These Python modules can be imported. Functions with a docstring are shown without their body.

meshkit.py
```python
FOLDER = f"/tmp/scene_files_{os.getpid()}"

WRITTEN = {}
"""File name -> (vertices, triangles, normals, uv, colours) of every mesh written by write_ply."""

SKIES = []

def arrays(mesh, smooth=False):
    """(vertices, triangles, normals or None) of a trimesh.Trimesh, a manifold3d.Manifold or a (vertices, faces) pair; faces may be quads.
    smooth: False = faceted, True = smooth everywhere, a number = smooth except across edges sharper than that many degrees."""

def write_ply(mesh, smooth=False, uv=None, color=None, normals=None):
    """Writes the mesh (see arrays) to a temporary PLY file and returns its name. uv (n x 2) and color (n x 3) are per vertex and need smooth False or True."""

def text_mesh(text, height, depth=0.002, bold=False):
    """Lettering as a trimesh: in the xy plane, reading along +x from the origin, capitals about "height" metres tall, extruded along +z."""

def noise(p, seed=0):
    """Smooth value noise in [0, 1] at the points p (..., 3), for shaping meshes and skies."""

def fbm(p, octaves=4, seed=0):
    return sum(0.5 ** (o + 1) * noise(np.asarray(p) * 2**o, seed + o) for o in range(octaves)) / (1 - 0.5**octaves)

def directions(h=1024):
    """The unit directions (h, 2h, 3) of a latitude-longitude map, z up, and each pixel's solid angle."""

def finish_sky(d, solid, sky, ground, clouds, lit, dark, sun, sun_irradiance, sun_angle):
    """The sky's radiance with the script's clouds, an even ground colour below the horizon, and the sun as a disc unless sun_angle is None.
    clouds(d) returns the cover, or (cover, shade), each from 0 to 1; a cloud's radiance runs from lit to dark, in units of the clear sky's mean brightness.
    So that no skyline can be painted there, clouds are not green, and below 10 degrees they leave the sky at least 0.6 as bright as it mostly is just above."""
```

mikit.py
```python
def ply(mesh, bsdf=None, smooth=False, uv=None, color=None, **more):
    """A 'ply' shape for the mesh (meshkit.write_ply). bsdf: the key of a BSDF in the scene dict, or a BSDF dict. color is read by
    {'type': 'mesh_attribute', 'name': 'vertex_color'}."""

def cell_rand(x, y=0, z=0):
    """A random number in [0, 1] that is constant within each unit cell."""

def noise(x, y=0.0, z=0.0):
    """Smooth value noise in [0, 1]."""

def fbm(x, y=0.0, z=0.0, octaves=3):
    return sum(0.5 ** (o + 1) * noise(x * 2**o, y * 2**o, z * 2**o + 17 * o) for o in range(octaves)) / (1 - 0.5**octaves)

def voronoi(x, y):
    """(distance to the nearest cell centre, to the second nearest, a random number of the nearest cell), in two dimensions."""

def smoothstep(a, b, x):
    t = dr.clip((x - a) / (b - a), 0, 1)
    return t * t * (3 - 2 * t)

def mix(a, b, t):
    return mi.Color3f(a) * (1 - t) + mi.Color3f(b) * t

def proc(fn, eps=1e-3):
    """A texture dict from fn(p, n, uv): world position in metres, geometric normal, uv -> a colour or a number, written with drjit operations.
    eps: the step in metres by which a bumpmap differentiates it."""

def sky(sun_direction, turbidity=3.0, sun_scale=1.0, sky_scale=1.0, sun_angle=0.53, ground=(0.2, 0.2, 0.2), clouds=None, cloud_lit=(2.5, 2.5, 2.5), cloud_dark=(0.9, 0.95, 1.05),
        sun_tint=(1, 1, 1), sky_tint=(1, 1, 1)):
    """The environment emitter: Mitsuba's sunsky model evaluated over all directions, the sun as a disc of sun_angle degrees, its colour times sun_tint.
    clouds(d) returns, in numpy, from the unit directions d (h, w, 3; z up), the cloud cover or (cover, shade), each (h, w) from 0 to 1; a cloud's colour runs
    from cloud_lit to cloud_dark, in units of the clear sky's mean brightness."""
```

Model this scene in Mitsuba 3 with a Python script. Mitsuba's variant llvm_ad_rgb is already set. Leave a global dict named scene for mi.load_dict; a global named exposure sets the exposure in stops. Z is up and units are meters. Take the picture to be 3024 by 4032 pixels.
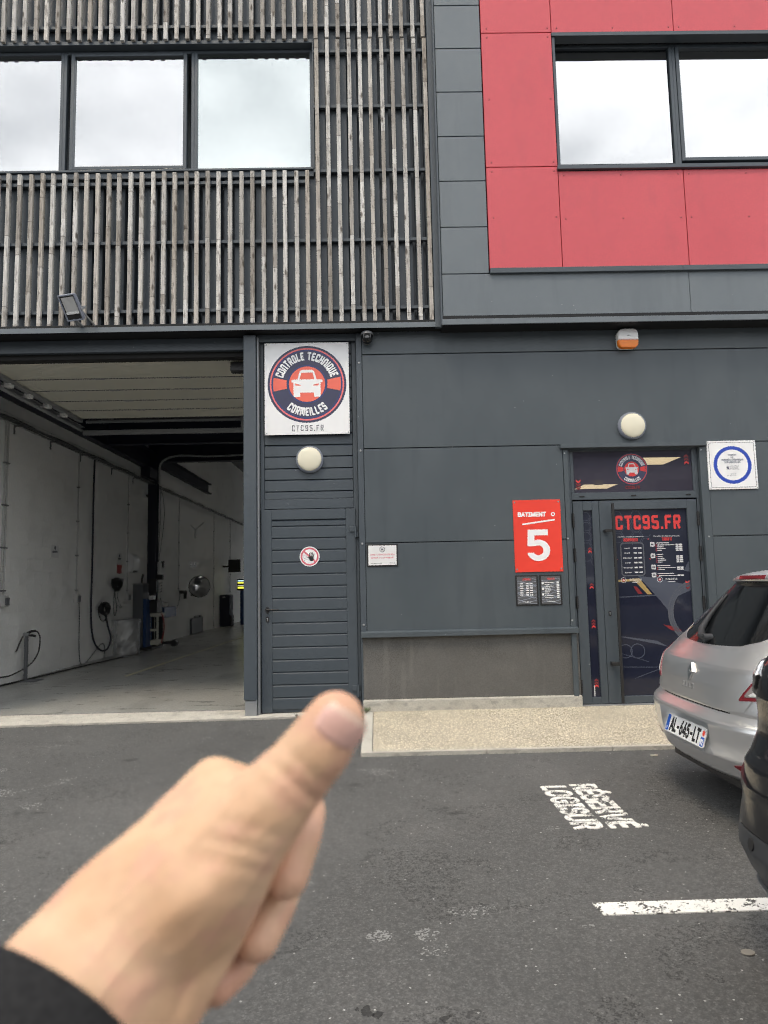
import math, random
import numpy as np, trimesh, shapely
import shapely.geometry as sg
from shapely import affinity, union_all
import manifold3d as m3
import drjit as dr
import mitsuba as mi
import mikit, meshkit
from mikit import noise, fbm, voronoi, cell_rand, smoothstep, mix, proc

T = mi.ScalarTransform4f
rng = np.random.default_rng(7)
random.seed(7)
scene, labels = {}, {}

# ------------------------------------------------------------------ camera, sky, exposure
CAM = np.array([0.0, -7.6, 1.35])
FWD = np.array([0.01352051, 0.99471656, 0.10176519])
UP = np.array([0.02021474, -0.10202561, 0.99457636])
scene['camera'] = {'type': 'thinlens', 'fov': 56.82, 'fov_axis': 'x', 'aperture_radius': 0.0013, 'focus_distance': 7.2,
                   'near_clip': 0.02, 'far_clip': 900.0, 'to_world': T().look_at(CAM.tolist(), (CAM + FWD).tolist(), UP.tolist())}


def clouds(d):
    p = d * np.array([3.0, 3.0, 5.0])
    a = meshkit.fbm(p, 5, 3)
    b = meshkit.fbm(p * 2.7 + 5, 4, 9)
    return np.ones(d.shape[:2]), np.clip((a * 0.55 + b * 0.45 - 0.40) * 3.6, 0, 1)


scene['sky'] = mikit.sky((-0.25, -0.46, 0.86), turbidity=3, sun_scale=0.14, sun_angle=18, sky_scale=1.0, clouds=clouds,
                         cloud_lit=(2.57, 2.62, 2.68), cloud_dark=(1.50, 1.57, 1.65), ground=(0.12, 0.12, 0.12))
exposure = 2.95

# ------------------------------------------------------------------ materials


def P(name, color, rough=0.5, metallic=0.0, spec=0.5, bump=None, bscale=1.0, two=True, **kw):
    b = {'type': 'principled', 'base_color': color if isinstance(color, dict) else {'type': 'rgb', 'value': list(color)}, 'roughness': rough, 'metallic': metallic, 'specular': spec, **kw}
    if bump is not None:
        b = {'type': 'bumpmap', 'texture': bump, 'scale': bscale, 'bsdf': b}
    scene[name] = {'type': 'twosided', 'bsdf': b} if two else b


def f_asphalt(p, n, uv):
    g = noise(p.x * 230, p.y * 230) * 0.45 + noise(p.x * 105, p.y * 105, 3.0) * 0.35 + noise(p.x * 52, p.y * 52, 6.0) * 0.2
    big = fbm(p.x * 0.9, p.y * 0.9, 1.0, 4)
    c = 0.068 + 0.080 * g * g + 0.024 * (big - 0.5)
    d1, d2, r = voronoi(p.x * 30, p.y * 30)
    st = dr.select((r > 0.965) & (d1 < 0.12), 1.0, 0.0)
    e1, e2, q = voronoi(p.x * 70 + 9, p.y * 70)
    st2 = dr.select((q > 0.90) & (e1 < 0.3), 1.0, 0.0)
    crack = dr.select((fbm(p.x * 4, p.y * 4, 7.0, 3) > 0.62) & (g < 0.40), 1.0, 0.0)
    oil = smoothstep(0.77, 0.83, fbm(p.x * 2.3 + 11, p.y * 2.3 + 4, 3.0, 5))
    grit = dr.select((fbm(p.x * 3.1 + 2, p.y * 3.1, 8.0, 4) > 0.80) & (noise(p.x * 120 + 5, p.y * 120) > 0.72), 1.0, 0.0)
    c = c * (1 - 0.30 * crack) + st * 0.26 + st2 * 0.035 + grit * 0.13
    c = c * (1 - 0.45 * oil)
    w = 0.05 * (fbm(p.x * 14, p.y * 14, 2.0, 4) - 0.5)
    for sx, sy, sr in ((-.060, -5.190, .040), (-.020, -5.205, .028), (.190, -5.235, .030)):
        c = dr.select(dr.sqrt(dr.square(p.x - sx) + dr.square(p.y - sy)) + w * 2 < sr, c * 0.45, c)
    for sx, sy, sr in ((.178, -4.703, .055), (-.008, -4.702, .040)):
        c = dr.select((dr.sqrt(dr.square(p.x - sx) + dr.square(p.y - sy)) + w * 2 < sr) & (noise(p.x * 150, p.y * 150, 4.0) > 0.55), c + 0.13, c)
    patch = 0.7 * smoothstep(0.55, 0.75, fbm(p.x * 1.7 + 3, p.y * 1.7, 4.0, 4))
    return mix((c * 1.0, c * 1.0, c * 0.975), (c * 1.12, c * 1.11, c * 1.08), patch)


def h_asphalt(p, n, uv):
    d1, d2, r = voronoi(p.x * 95, p.y * 95)
    return 0.0030 * (noise(p.x * 170, p.y * 170) + 0.8 * noise(p.x * 60, p.y * 60, 2.0)) - 0.0025 * d1


P('m_asphalt', proc(f_asphalt), 0.85, spec=0.25, bump=proc(h_asphalt, 2e-3))


def f_aggr(p, n, uv):
    d1, d2, r = voronoi(p.x * 62, p.y * 62)
    e1, e2, q = voronoi(p.x * 120 + 3, p.y * 120)
    base = mix((0.27, 0.235, 0.17), (0.66, 0.60, 0.48), smoothstep(0.05, 0.95, r * 0.6 + q * 0.4))
    base = mix(base, (0.17, 0.145, 0.105), smoothstep(0.34, 0.60, d1) * 0.65)
    s = fbm(p.x * 3, p.y * 3, 2.0, 4)
    return base * (0.90 + 0.32 * s)


P('m_aggregate', proc(f_aggr), 0.8, spec=0.3, bump=proc(lambda p, n, uv: -0.004 * voronoi(p.x * 105, p.y * 105)[0], 2e-3))


def f_conc(p, n, uv):
    a = fbm(p.x * 6, p.y * 6 + p.z * 3, p.z * 9, 4)
    g = noise(p.x * 150, p.y * 150, p.z * 150)
    q = smoothstep(0.50, 0.78, fbm(p.x * 14 + 4, p.y * 14, p.z * 20, 5))
    c = mix((0.36, 0.345, 0.30), (0.48, 0.46, 0.41), a) * (0.80 + 0.40 * g)
    return mix(c, (0.20, 0.195, 0.18), q * 0.55)


P('m_concrete', proc(f_conc), 0.85, spec=0.25, bump=proc(lambda p, n, uv: 0.003 * noise(p.x * 70, p.y * 70, p.z * 70)))


def f_render(p, n, uv):
    a = fbm(p.x * 3.5, p.z * 4.5, 0.0, 5)
    g = noise(p.x * 160, p.z * 160)
    st = smoothstep(0.60, 0.74, fbm(p.x * 11, p.z * 1.6, 5.0, 4))
    c = mix((0.100, 0.098, 0.093), (0.142, 0.139, 0.133), a) * (0.80 + 0.4 * g)
    return mix(c, (0.22, 0.215, 0.20), st * 0.25)


P('m_render', proc(f_render), 0.9, spec=0.2, bump=proc(lambda p, n, uv: 0.004 * noise(p.x * 110, p.z * 110)))


def metal_fn(c0, c1, stain, vs=1.0):
    def f(p, n, uv):
        a = fbm(p.x * 2.1, p.y * 2.1, p.z * 1.1, 4)
        s = smoothstep(0.56, 0.74, fbm(p.x * 9.0, p.y * 3, p.z * 1.1 * vs + 3, 5))
        g = noise(p.x * 240, p.y * 240, p.z * 240)
        e1, e2, q = voronoi(p.x * 14, p.z * 14)
        chip = dr.select((q > 0.992) & (e1 < 0.07), 1.0, 0.0)
        c = mix(c0, c1, smoothstep(0.3, 0.7, a)) * (0.95 + 0.1 * g)
        c = mix(c, stain, s * 0.32)
        return mix(c, (0.35, 0.36, 0.36), chip * 0.6)
    return f


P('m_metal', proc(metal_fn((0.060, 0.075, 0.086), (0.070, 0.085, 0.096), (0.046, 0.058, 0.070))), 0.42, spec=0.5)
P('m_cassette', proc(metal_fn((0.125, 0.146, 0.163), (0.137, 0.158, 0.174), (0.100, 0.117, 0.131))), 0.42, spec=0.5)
P('m_frame', proc(metal_fn((0.056, 0.070, 0.084), (0.064, 0.078, 0.092), (0.050, 0.062, 0.072))), 0.40, spec=0.5)
P('m_dark', (0.012, 0.013, 0.015), 0.6, spec=0.3)
P('m_black', (0.015, 0.015, 0.016), 0.45, spec=0.5)
P('m_rubber', (0.02, 0.02, 0.02), 0.75, spec=0.3)


def f_red(p, n, uv):
    a = fbm(p.x * 1.3, p.z * 1.3, 1.0, 4)
    s = smoothstep(0.58, 0.76, fbm(p.x * 5.5, p.z * 2.0, 8.0, 5))
    g = noise(p.x * 130, p.z * 130)
    c = mix((0.53, 0.068, 0.086), (0.57, 0.082, 0.099), a) * (0.96 + 0.08 * g)
    return mix(c, (0.44, 0.070, 0.086), s * 0.22)


P('m_redpanel', proc(f_red), 0.40, spec=0.5)


def f_wood(p, n, uv):
    i = dr.floor((p.x + 9.02875) / 0.1215 + 0.0)
    k = cell_rand(i, 3)
    seg = cell_rand(i, dr.floor(p.z * 1.25 + k * 7.0), 5)
    seg2 = cell_rand(i, dr.floor(p.z * 2.1 + k * 3.0), 8)
    gr = fbm(p.x * 150 + p.y * 90, p.z * 7, i * 3.7, 4)
    f2 = noise(p.x * 420 + p.y * 300, p.z * 22, i)
    d1, d2, r = voronoi(p.x * 9 + i * 0.37, p.z * 3.1)
    knot = dr.select((r > 0.62), smoothstep(0.16, 0.05, d1), 0.0)
    tone = mix((0.30, 0.275, 0.245), (0.64, 0.625, 0.595), smoothstep(0.1, 0.9, seg * 0.6 + seg2 * 0.4))
    tone = mix(tone, (0.50, 0.445, 0.38), smoothstep(0.55, 0.95, cell_rand(i, 17)) * 0.40)
    c = tone * (0.55 + 0.75 * gr) * (0.86 + 0.28 * f2)
    c = mix(c, (0.10, 0.085, 0.07), smoothstep(0.60, 0.70, fbm(p.x * 60, p.z * 14, i * 1.3, 3)) * 0.5)
    e = p.z * 1.25 + k * 7.0
    joint = dr.select(dr.abs(e - dr.round(e)) < 0.004, 1.0, 0.0)
    return mix(mix(c, (0.09, 0.075, 0.06), knot * 0.85), (0.06, 0.05, 0.045), joint * 0.8)


P('m_wood', proc(f_wood), 0.85, spec=0.15)


def f_block(p, n, uv):
    a = fbm(p.y * 1.1, p.z * 1.1, 2.0, 5)
    s = smoothstep(0.57, 0.76, fbm(p.y * 2.2 + 5, p.z * 3.0, 6.0, 5))
    g = noise(p.y * 60, p.z * 60, p.x * 60)
    c = mix((0.82, 0.82, 0.80), (0.88, 0.88, 0.86), a) * (0.96 + 0.08 * g)
    return mix(c, (0.62, 0.615, 0.59), s * 0.25)


P('m_block', proc(f_block), 0.85, spec=0.2, bump=proc(lambda p, n, uv: 0.004 * noise(p.x * 40, p.y * 40, p.z * 40)))


def f_floor(p, n, uv):
    a = fbm(p.x * 1.4, p.y * 0.9, 3.0, 5)
    s = smoothstep(0.45, 0.80, fbm(p.x * 2.2 + 8, p.y * 0.9, 1.0, 5))
    t = smoothstep(0.66, 0.78, fbm(p.x * 4.0, p.y * 9.0 + 3, 9.0, 5))
    c = mix((0.26, 0.26, 0.245), (0.34, 0.34, 0.32), a) * (0.9 + 0.2 * noise(p.x * 70, p.y * 70))
    return mix(mix(c, (0.16, 0.16, 0.15), s * 0.5), (0.07, 0.07, 0.07), t * 0.5)


P('m_floor', proc(f_floor), 0.27, spec=0.5)


def f_paint(p, n, uv):
    w = fbm(p.x * 26, p.y * 26, 2.0, 4) * 0.62 + noise(p.x * 150, p.y * 150) * 0.38
    m = smoothstep(0.36, 0.41, w)
    g = noise(p.x * 190, p.y * 190)
    return mix((0.06 + 0.03 * g, 0.06 + 0.03 * g, 0.055 + 0.03 * g), (0.70, 0.69, 0.65), m)


P('m_roadpaint', proc(f_paint), 0.8, spec=0.25)


def rgb(name, c, rough=0.5, **kw):
    P(name, c, rough, **kw)


rgb('m_white', (0.78, 0.78, 0.77), 0.35)
rgb('m_paper', (0.72, 0.72, 0.72), 0.6)
rgb('m_navy', (0.040, 0.042, 0.090), 0.35)
rgb('m_blueline', (0.035, 0.045, 0.17), 0.35)
rgb('m_coral', (0.80, 0.150, 0.100), 0.35)
rgb('m_pinkred', (0.78, 0.17, 0.18), 0.35)
rgb('m_signred', (0.80, 0.052, 0.030), 0.32)
rgb('m_signwhite', (0.84, 0.84, 0.84), 0.3)
rgb('m_inkgrey', (0.12, 0.12, 0.14), 0.5)
rgb('m_signblue', (0.025, 0.065, 0.42), 0.32)
rgb('m_rosered', (0.62, 0.15, 0.19), 0.4)
rgb('m_orange', (0.85, 0.22, 0.012), 0.25)
rgb('m_cream', (0.60, 0.585, 0.50), 0.45)
rgb('m_opal', (0.74, 0.70, 0.55), 0.35)
rgb('m_galv', (0.30, 0.31, 0.32), 0.45, metallic=0.4)
rgb('m_chrome', (0.75, 0.75, 0.75), 0.12, metallic=1.0)
rgb('m_steelnavy', (0.012, 0.014, 0.030), 0.45)
rgb('m_deck', (0.13, 0.135, 0.14), 0.5, metallic=0.2)
rgb('m_conduit', (0.50, 0.50, 0.49), 0.5)
rgb('m_machineblue', (0.02, 0.06, 0.18), 0.4)
rgb('m_machinegrey', (0.12, 0.125, 0.135), 0.5)
rgb('m_hosered', (0.35, 0.03, 0.03), 0.5)
rgb('m_yellow', (0.55, 0.50, 0.05), 0.5)
rgb('m_office', (0.20, 0.20, 0.21), 0.7)
rgb('m_slate', (0.15, 0.17, 0.22), 0.45)
rgb('m_slatelite', (0.23, 0.25, 0.30), 0.45)
rgb('m_film', (0.016, 0.019, 0.036), 0.08, spec=0.5)
rgb('m_filmred', (0.62, 0.055, 0.055), 0.15)
rgb('m_filmdim', (0.20, 0.030, 0.035), 0.15)
rgb('m_filmwhite', (0.62, 0.62, 0.64), 0.15)
rgb('m_filmgrey', (0.10, 0.105, 0.12), 0.15)
rgb('m_filmslate', (0.075, 0.085, 0.115), 0.12)
rgb('m_filmgold', (0.38, 0.27, 0.11), 0.15)
rgb('m_drylitter', (0.20, 0.185, 0.16), 0.8)
rgb('m_floorline', (0.42, 0.39, 0.26), 0.6)
rgb('m_posterdark', (0.085, 0.088, 0.095), 0.5)
rgb('m_leaf', (0.075, 0.13, 0.025), 0.6)
rgb('m_bark', (0.10, 0.085, 0.06), 0.8)
scene['m_mirrorglass'] = {'type': 'thindielectric', 'int_ior': 4.9, 'specular_transmittance': {'type': 'rgb', 'value': [0.55, 0.60, 0.60]}}
scene['m_greenglass'] = {'type': 'thindielectric', 'int_ior': 4.8, 'specular_transmittance': {'type': 'rgb', 'value': [0.5, 0.6, 0.58]}, 'specular_reflectance': {'type': 'rgb', 'value': [0.95, 1.0, 0.985]}}
scene['m_tintglass'] = {'type': 'thindielectric', 'int_ior': 1.55, 'specular_transmittance': {'type': 'rgb', 'value': [0.34, 0.335, 0.36]}}
scene['m_filmglass'] = {'type': 'blendbsdf', 'weight': 0.42, 'a': {'type': 'ref', 'id': 'm_tintglass'}, 'b': {'type': 'twosided', 'bsdf': {'type': 'diffuse', 'reflectance': {'type': 'rgb', 'value': [0.115, 0.108, 0.150]}}}}
scene['m_bagclear'] = {'type': 'thindielectric', 'int_ior': 1.45}
scene['m_bagplastic'] = {'type': 'blendbsdf', 'weight': 0.16, 'a': {'type': 'ref', 'id': 'm_bagclear'}, 'b': {'type': 'twosided', 'bsdf': {'type': 'diffuse', 'reflectance': {'type': 'rgb', 'value': [0.8, 0.8, 0.8]}}}}
P('m_carsilver', (0.78, 0.785, 0.79), 0.24, metallic=0.85, spec=0.5, clearcoat=0.8, clearcoat_gloss=0.95)
P('m_carblack', (0.006, 0.006, 0.007), 0.12, spec=0.6, clearcoat=1.0, clearcoat_gloss=0.98)
P('m_carglass', (0.006, 0.007, 0.008), 0.04, spec=0.6)
P('m_carplastic', (0.035, 0.037, 0.040), 0.5, spec=0.4)
P('m_carlip', (0.16, 0.165, 0.17), 0.45, metallic=0.3)
P('m_lampred', (0.16, 0.004, 0.010), 0.10, spec=0.6, clearcoat=1.0)
P('m_lampclear', (0.62, 0.62, 0.60), 0.12, spec=0.6, clearcoat=1.0)
P('m_lampgrey', (0.22, 0.20, 0.19), 0.12, spec=0.6, clearcoat=1.0)
P('m_plate', (0.74, 0.74, 0.73), 0.25)
P('m_plateblue', (0.02, 0.09, 0.42), 0.3)


def f_skin(p, n, uv):
    a = fbm(p.x * 38, p.y * 38, p.z * 38, 3)
    b = fbm(p.x * 95 + 4, p.y * 95, p.z * 95, 3)
    c = mix((0.55, 0.335, 0.200), (0.63, 0.410, 0.262), smoothstep(0.3, 0.7, a))
    c = mix(c, (0.58, 0.310, 0.225), smoothstep(0.46, 0.72, b) * 0.55)
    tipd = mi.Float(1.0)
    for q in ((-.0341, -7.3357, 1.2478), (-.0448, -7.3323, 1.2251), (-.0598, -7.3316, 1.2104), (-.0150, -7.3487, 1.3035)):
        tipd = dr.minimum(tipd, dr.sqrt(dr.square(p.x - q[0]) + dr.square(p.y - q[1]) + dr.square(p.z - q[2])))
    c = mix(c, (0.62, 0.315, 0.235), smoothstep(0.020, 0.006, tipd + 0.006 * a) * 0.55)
    e = fbm(p.x * 260, p.y * 260, p.z * 260, 2)
    return c * (0.93 + 0.14 * e)


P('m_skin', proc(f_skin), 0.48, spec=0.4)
P('m_nail', (0.62, 0.375, 0.315), 0.32, spec=0.5)

P('m_nailedge', (0.66, 0.455, 0.36), 0.35, spec=0.5)


def f_cloth(p, n, uv):
    g = noise(p.x * 900, p.y * 900, p.z * 900)
    return mix((0.012, 0.012, 0.013), (0.030, 0.030, 0.031), g)


P('m_cloth', proc(f_cloth), 0.9, spec=0.15)

# ------------------------------------------------------------------ helpers


def numbered(key):
    if key not in scene and key not in labels:
        return key
    i = 1
    while f'{key}_{i:03d}' in scene or f'{key}_{i:03d}' in labels:
        i += 1
    return f'{key}_{i:03d}'


def cat(ms):
    ms = [m for m in ms if m is not None]
    return trimesh.util.concatenate([as_tm(m) for m in ms])


def as_tm(m):
    if isinstance(m, m3.Manifold):
        q = m.to_mesh()
        return trimesh.Trimesh(np.asarray(q.vert_properties)[:, :3], np.asarray(q.tri_verts), process=False)
    return m


def part(parent, name, mesh, mat, smooth=False, label=None, kind=None, **more):
    key = numbered(f'{parent}__{name}')
    if isinstance(mesh, list):
        mesh = cat(mesh)
    scene[key] = mikit.ply(mesh, mat, smooth=smooth, **more)
    if label or kind:
        labels[key] = {k: v for k, v in (('label', label), ('kind', kind)) if v}
    return key


def thing(name, label, category, group=None, kind=None, mesh=None, mat=None, smooth=False):
    key = numbered(name)
    labels[key] = {'label': label, 'category': category}
    if group:
        labels[key]['group'] = group
    if kind:
        labels[key]['kind'] = kind
    if mesh is not None:
        if isinstance(mesh, list):
            mesh = cat(mesh)
        scene[key] = mikit.ply(mesh, mat, smooth=smooth)
    return key


def struct(name, label, mesh, mat, smooth=False):
    if isinstance(mesh, list):
        mesh = cat(mesh)
    scene[name] = mikit.ply(mesh, mat, smooth=smooth)
    labels[name] = {'label': label, 'kind': 'structure'}
    return name


BF = np.array([[0, 1, 3], [0, 3, 2], [4, 6, 7], [4, 7, 5], [0, 4, 5], [0, 5, 1], [2, 3, 7], [2, 7, 6], [0, 2, 6], [0, 6, 4], [1, 5, 7], [1, 7, 3]])


def box(x0, x1, y0, y1, z0, z1):
    v = np.array([[x, y, z] for x in (x0, x1) for y in (y0, y1) for z in (z0, z1)], float)
    return trimesh.Trimesh(v, BF, process=False)


def cbox(x0, x1, y0, y1, z0, z1, c=0.004):
    pts = []
    for sx in (0, 1):
        for sy in (0, 1):
            for sz in (0, 1):
                b = np.array([(x0, x1)[sx], (y0, y1)[sy], (z0, z1)[sz]], float)
                d = np.array([1 - 2 * sx, 1 - 2 * sy, 1 - 2 * sz]) * c
                for ax in range(3):
                    q = b + d
                    q[ax] = b[ax]
                    pts.append(q)
    return as_tm(m3.Manifold.hull_points(np.array(pts)))


def tube(pts, r, n=8, closed=False):
    p = np.asarray(pts, float)
    t = np.gradient(p, axis=0)
    t /= np.linalg.norm(t, axis=1, keepdims=True) + 1e-12
    ref = np.array([0.31, 0.17, 0.93])
    if abs(t[0] @ ref) > 0.9:
        ref = np.array([1.0, 0.1, 0.0])
    a = np.zeros_like(p)
    v = np.cross(t[0], ref)
    for i in range(len(p)):
        v = v - t[i] * (v @ t[i])
        v /= np.linalg.norm(v)
        a[i] = v
    b = np.cross(t, a)
    ang = np.arange(n) * 2 * np.pi / n
    rr = np.broadcast_to(r, (len(p),))[:, None, None]
    V = (p[:, None] + rr * (np.cos(ang)[None, :, None] * a[:, None] + np.sin(ang)[None, :, None] * b[:, None])).reshape(-1, 3)
    F = []
    for i in range(len(p) - 1):
        for j in range(n):
            k = (j + 1) % n
            q = [i * n + j, i * n + k, (i + 1) * n + k, (i + 1) * n + j]
            F += [[q[0], q[1], q[2]], [q[0], q[2], q[3]]]
    for base, fl in ((0, True), ((len(p) - 1) * n, False)):
        c = len(V)
        V = np.vstack([V, p[0 if fl else -1]])
        for j in range(n):
            k = (j + 1) % n
            F.append([c, base + k, base + j] if fl else [c, base + j, base + k])
    return trimesh.Trimesh(V, np.array(F), process=False)


def smooth_line(pts, n=40):
    from scipy.interpolate import PchipInterpolator, CubicSpline
    p = np.asarray(pts, float)
    s = np.r_[0, np.cumsum(np.linalg.norm(np.diff(p, axis=0), axis=1))]
    return CubicSpline(s, p)(np.linspace(0, s[-1], n))


def poly_mesh(poly, t):
    gs = [g for g in getattr(poly, 'geoms', [poly]) if g.geom_type == 'Polygon' and g.area > 1e-9]
    return trimesh.util.concatenate([trimesh.creation.extrude_polygon(g, t, engine='earcut') for g in gs])


def upright(m, y0):
    """xy plane with +z out -> stands in xz facing -y, its back on y0"""
    m = m.copy()
    v = m.vertices
    m.vertices = np.c_[v[:, 0], y0 - v[:, 2], v[:, 1]]
    return m


def plate(poly, y0, t):
    return upright(poly_mesh(poly, t), y0)


def rect(x0, x1, z0, z1, r=0.0):
    b = sg.box(x0, z0, x1, z1)
    return b.buffer(-r).buffer(r, quad_segs=6) if r else b


def disc(cx, cz, r, n=24):
    return sg.Point(cx, cz).buffer(r, quad_segs=n)


def words(s, h, bold=False, t=0.0015, width=None):
    m = meshkit.text_mesh(s, h, t, bold)
    b = m.bounds
    m.vertices[:, 0] -= (b[0, 0] + b[1, 0]) / 2
    if width:
        m.vertices[:, 0] *= width / (b[1, 0] - b[0, 0])
    return m


def heavy(m, d):
    """the same lettering with thicker strokes"""
    out = []
    for i in range(7):
        a = i * math.pi / 3
        q = m.copy()
        r = 0 if i == 6 else d
        q.vertices = q.vertices + [r * math.cos(a), r * math.sin(a), i * 6e-5]
        out.append(q)
    return cat(out)


def text_at(s, cx, z, h, y0, bold=False, t=0.0015, width=None, fat=0.0):
    m = words(s, h, bold, t, width)
    m = upright(heavy(m, fat) if fat else m, y0)
    m.vertices[:, 0] += cx
    m.vertices[:, 2] += z
    return m


GL = {'C': [[(.5, .66), (.5, .9), (.1, .9), (.1, .1), (.5, .1), (.5, .34)]], 'T': [[(0, .9), (.6, .9)], [(.3, .9), (.3, 0)]],
      '9': [[(.1, .24), (.1, .1), (.5, .1), (.5, .9), (.1, .9), (.1, .48), (.5, .48)]], '5': [[(.55, .9), (.1, .9), (.1, .52), (.5, .52), (.5, .1), (.1, .1), (.1, .26)]],
      'F': [[(.55, .9), (.1, .9), (.1, 0)], [(.1, .5), (.45, .5)]], 'R': [[(.1, 0), (.1, .9), (.5, .9), (.5, .48), (.1, .48)], [(.3, .48), (.5, .02)]],
      'O': [[(.1, .5), (.1, .9), (.5, .9), (.5, .1), (.1, .1), (.1, .5)]], 'N': [[(.1, 0), (.1, .9), (.5, .9), (.5, 0)]], 'L': [[(.1, 1), (.1, .1), (.55, .1)]],
      'E': [[(.55, .9), (.1, .9), (.1, .1), (.55, .1)], [(.1, .5), (.45, .5)]], 'H': [[(.1, 0), (.1, 1)], [(.5, 0), (.5, 1)], [(.1, .5), (.5, .5)]], 'I': [[(.1, 0), (.1, 1)]],
      'Q': [[(.1, .5), (.1, .9), (.5, .9), (.5, .1), (.1, .1), (.1, .5)], [(.32, .3), (.56, -.06)]], 'U': [[(.1, 1), (.1, .1), (.5, .1), (.5, 1)]],
      'M': [[(.1, 0), (.1, .9), (.7, .9), (.7, 0)], [(.4, .9), (.4, .15)]], 'S': [[(.5, .72), (.5, .9), (.1, .9), (.1, .5), (.5, .5), (.5, .1), (.1, .1), (.1, .28)]],
      'A': [[(.1, 0), (.1, .9), (.5, .9), (.5, 0)], [(.1, .42), (.5, .42)]]}
GW = {'I': .2, '.': .2, 'M': .8, ' ': .34, 'L': .56, 'F': .56, 'E': .56}


def glyph(c, s):
    if c == '.':
        return sg.box(0.0, 0.0, 0.19, 0.19)
    return union_all([sg.LineString(l).buffer(s / 2, cap_style=2, join_style=3) for l in GL[c]])


def techno(s, h, width=None, stroke=0.2, gap=0.14):
    x, out = 0.0, []
    for c in s:
        if c != ' ':
            out.append(affinity.translate(glyph(c, stroke), x, 0))
        x += GW.get(c, .6) + gap
    g = affinity.scale(union_all(out), h, h, origin=(0, 0))
    w = (x - gap) * h
    g = affinity.translate(g, -w / 2, 0)
    return affinity.scale(g, width / w, 1, origin=(0, 0)) if width else g


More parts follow.
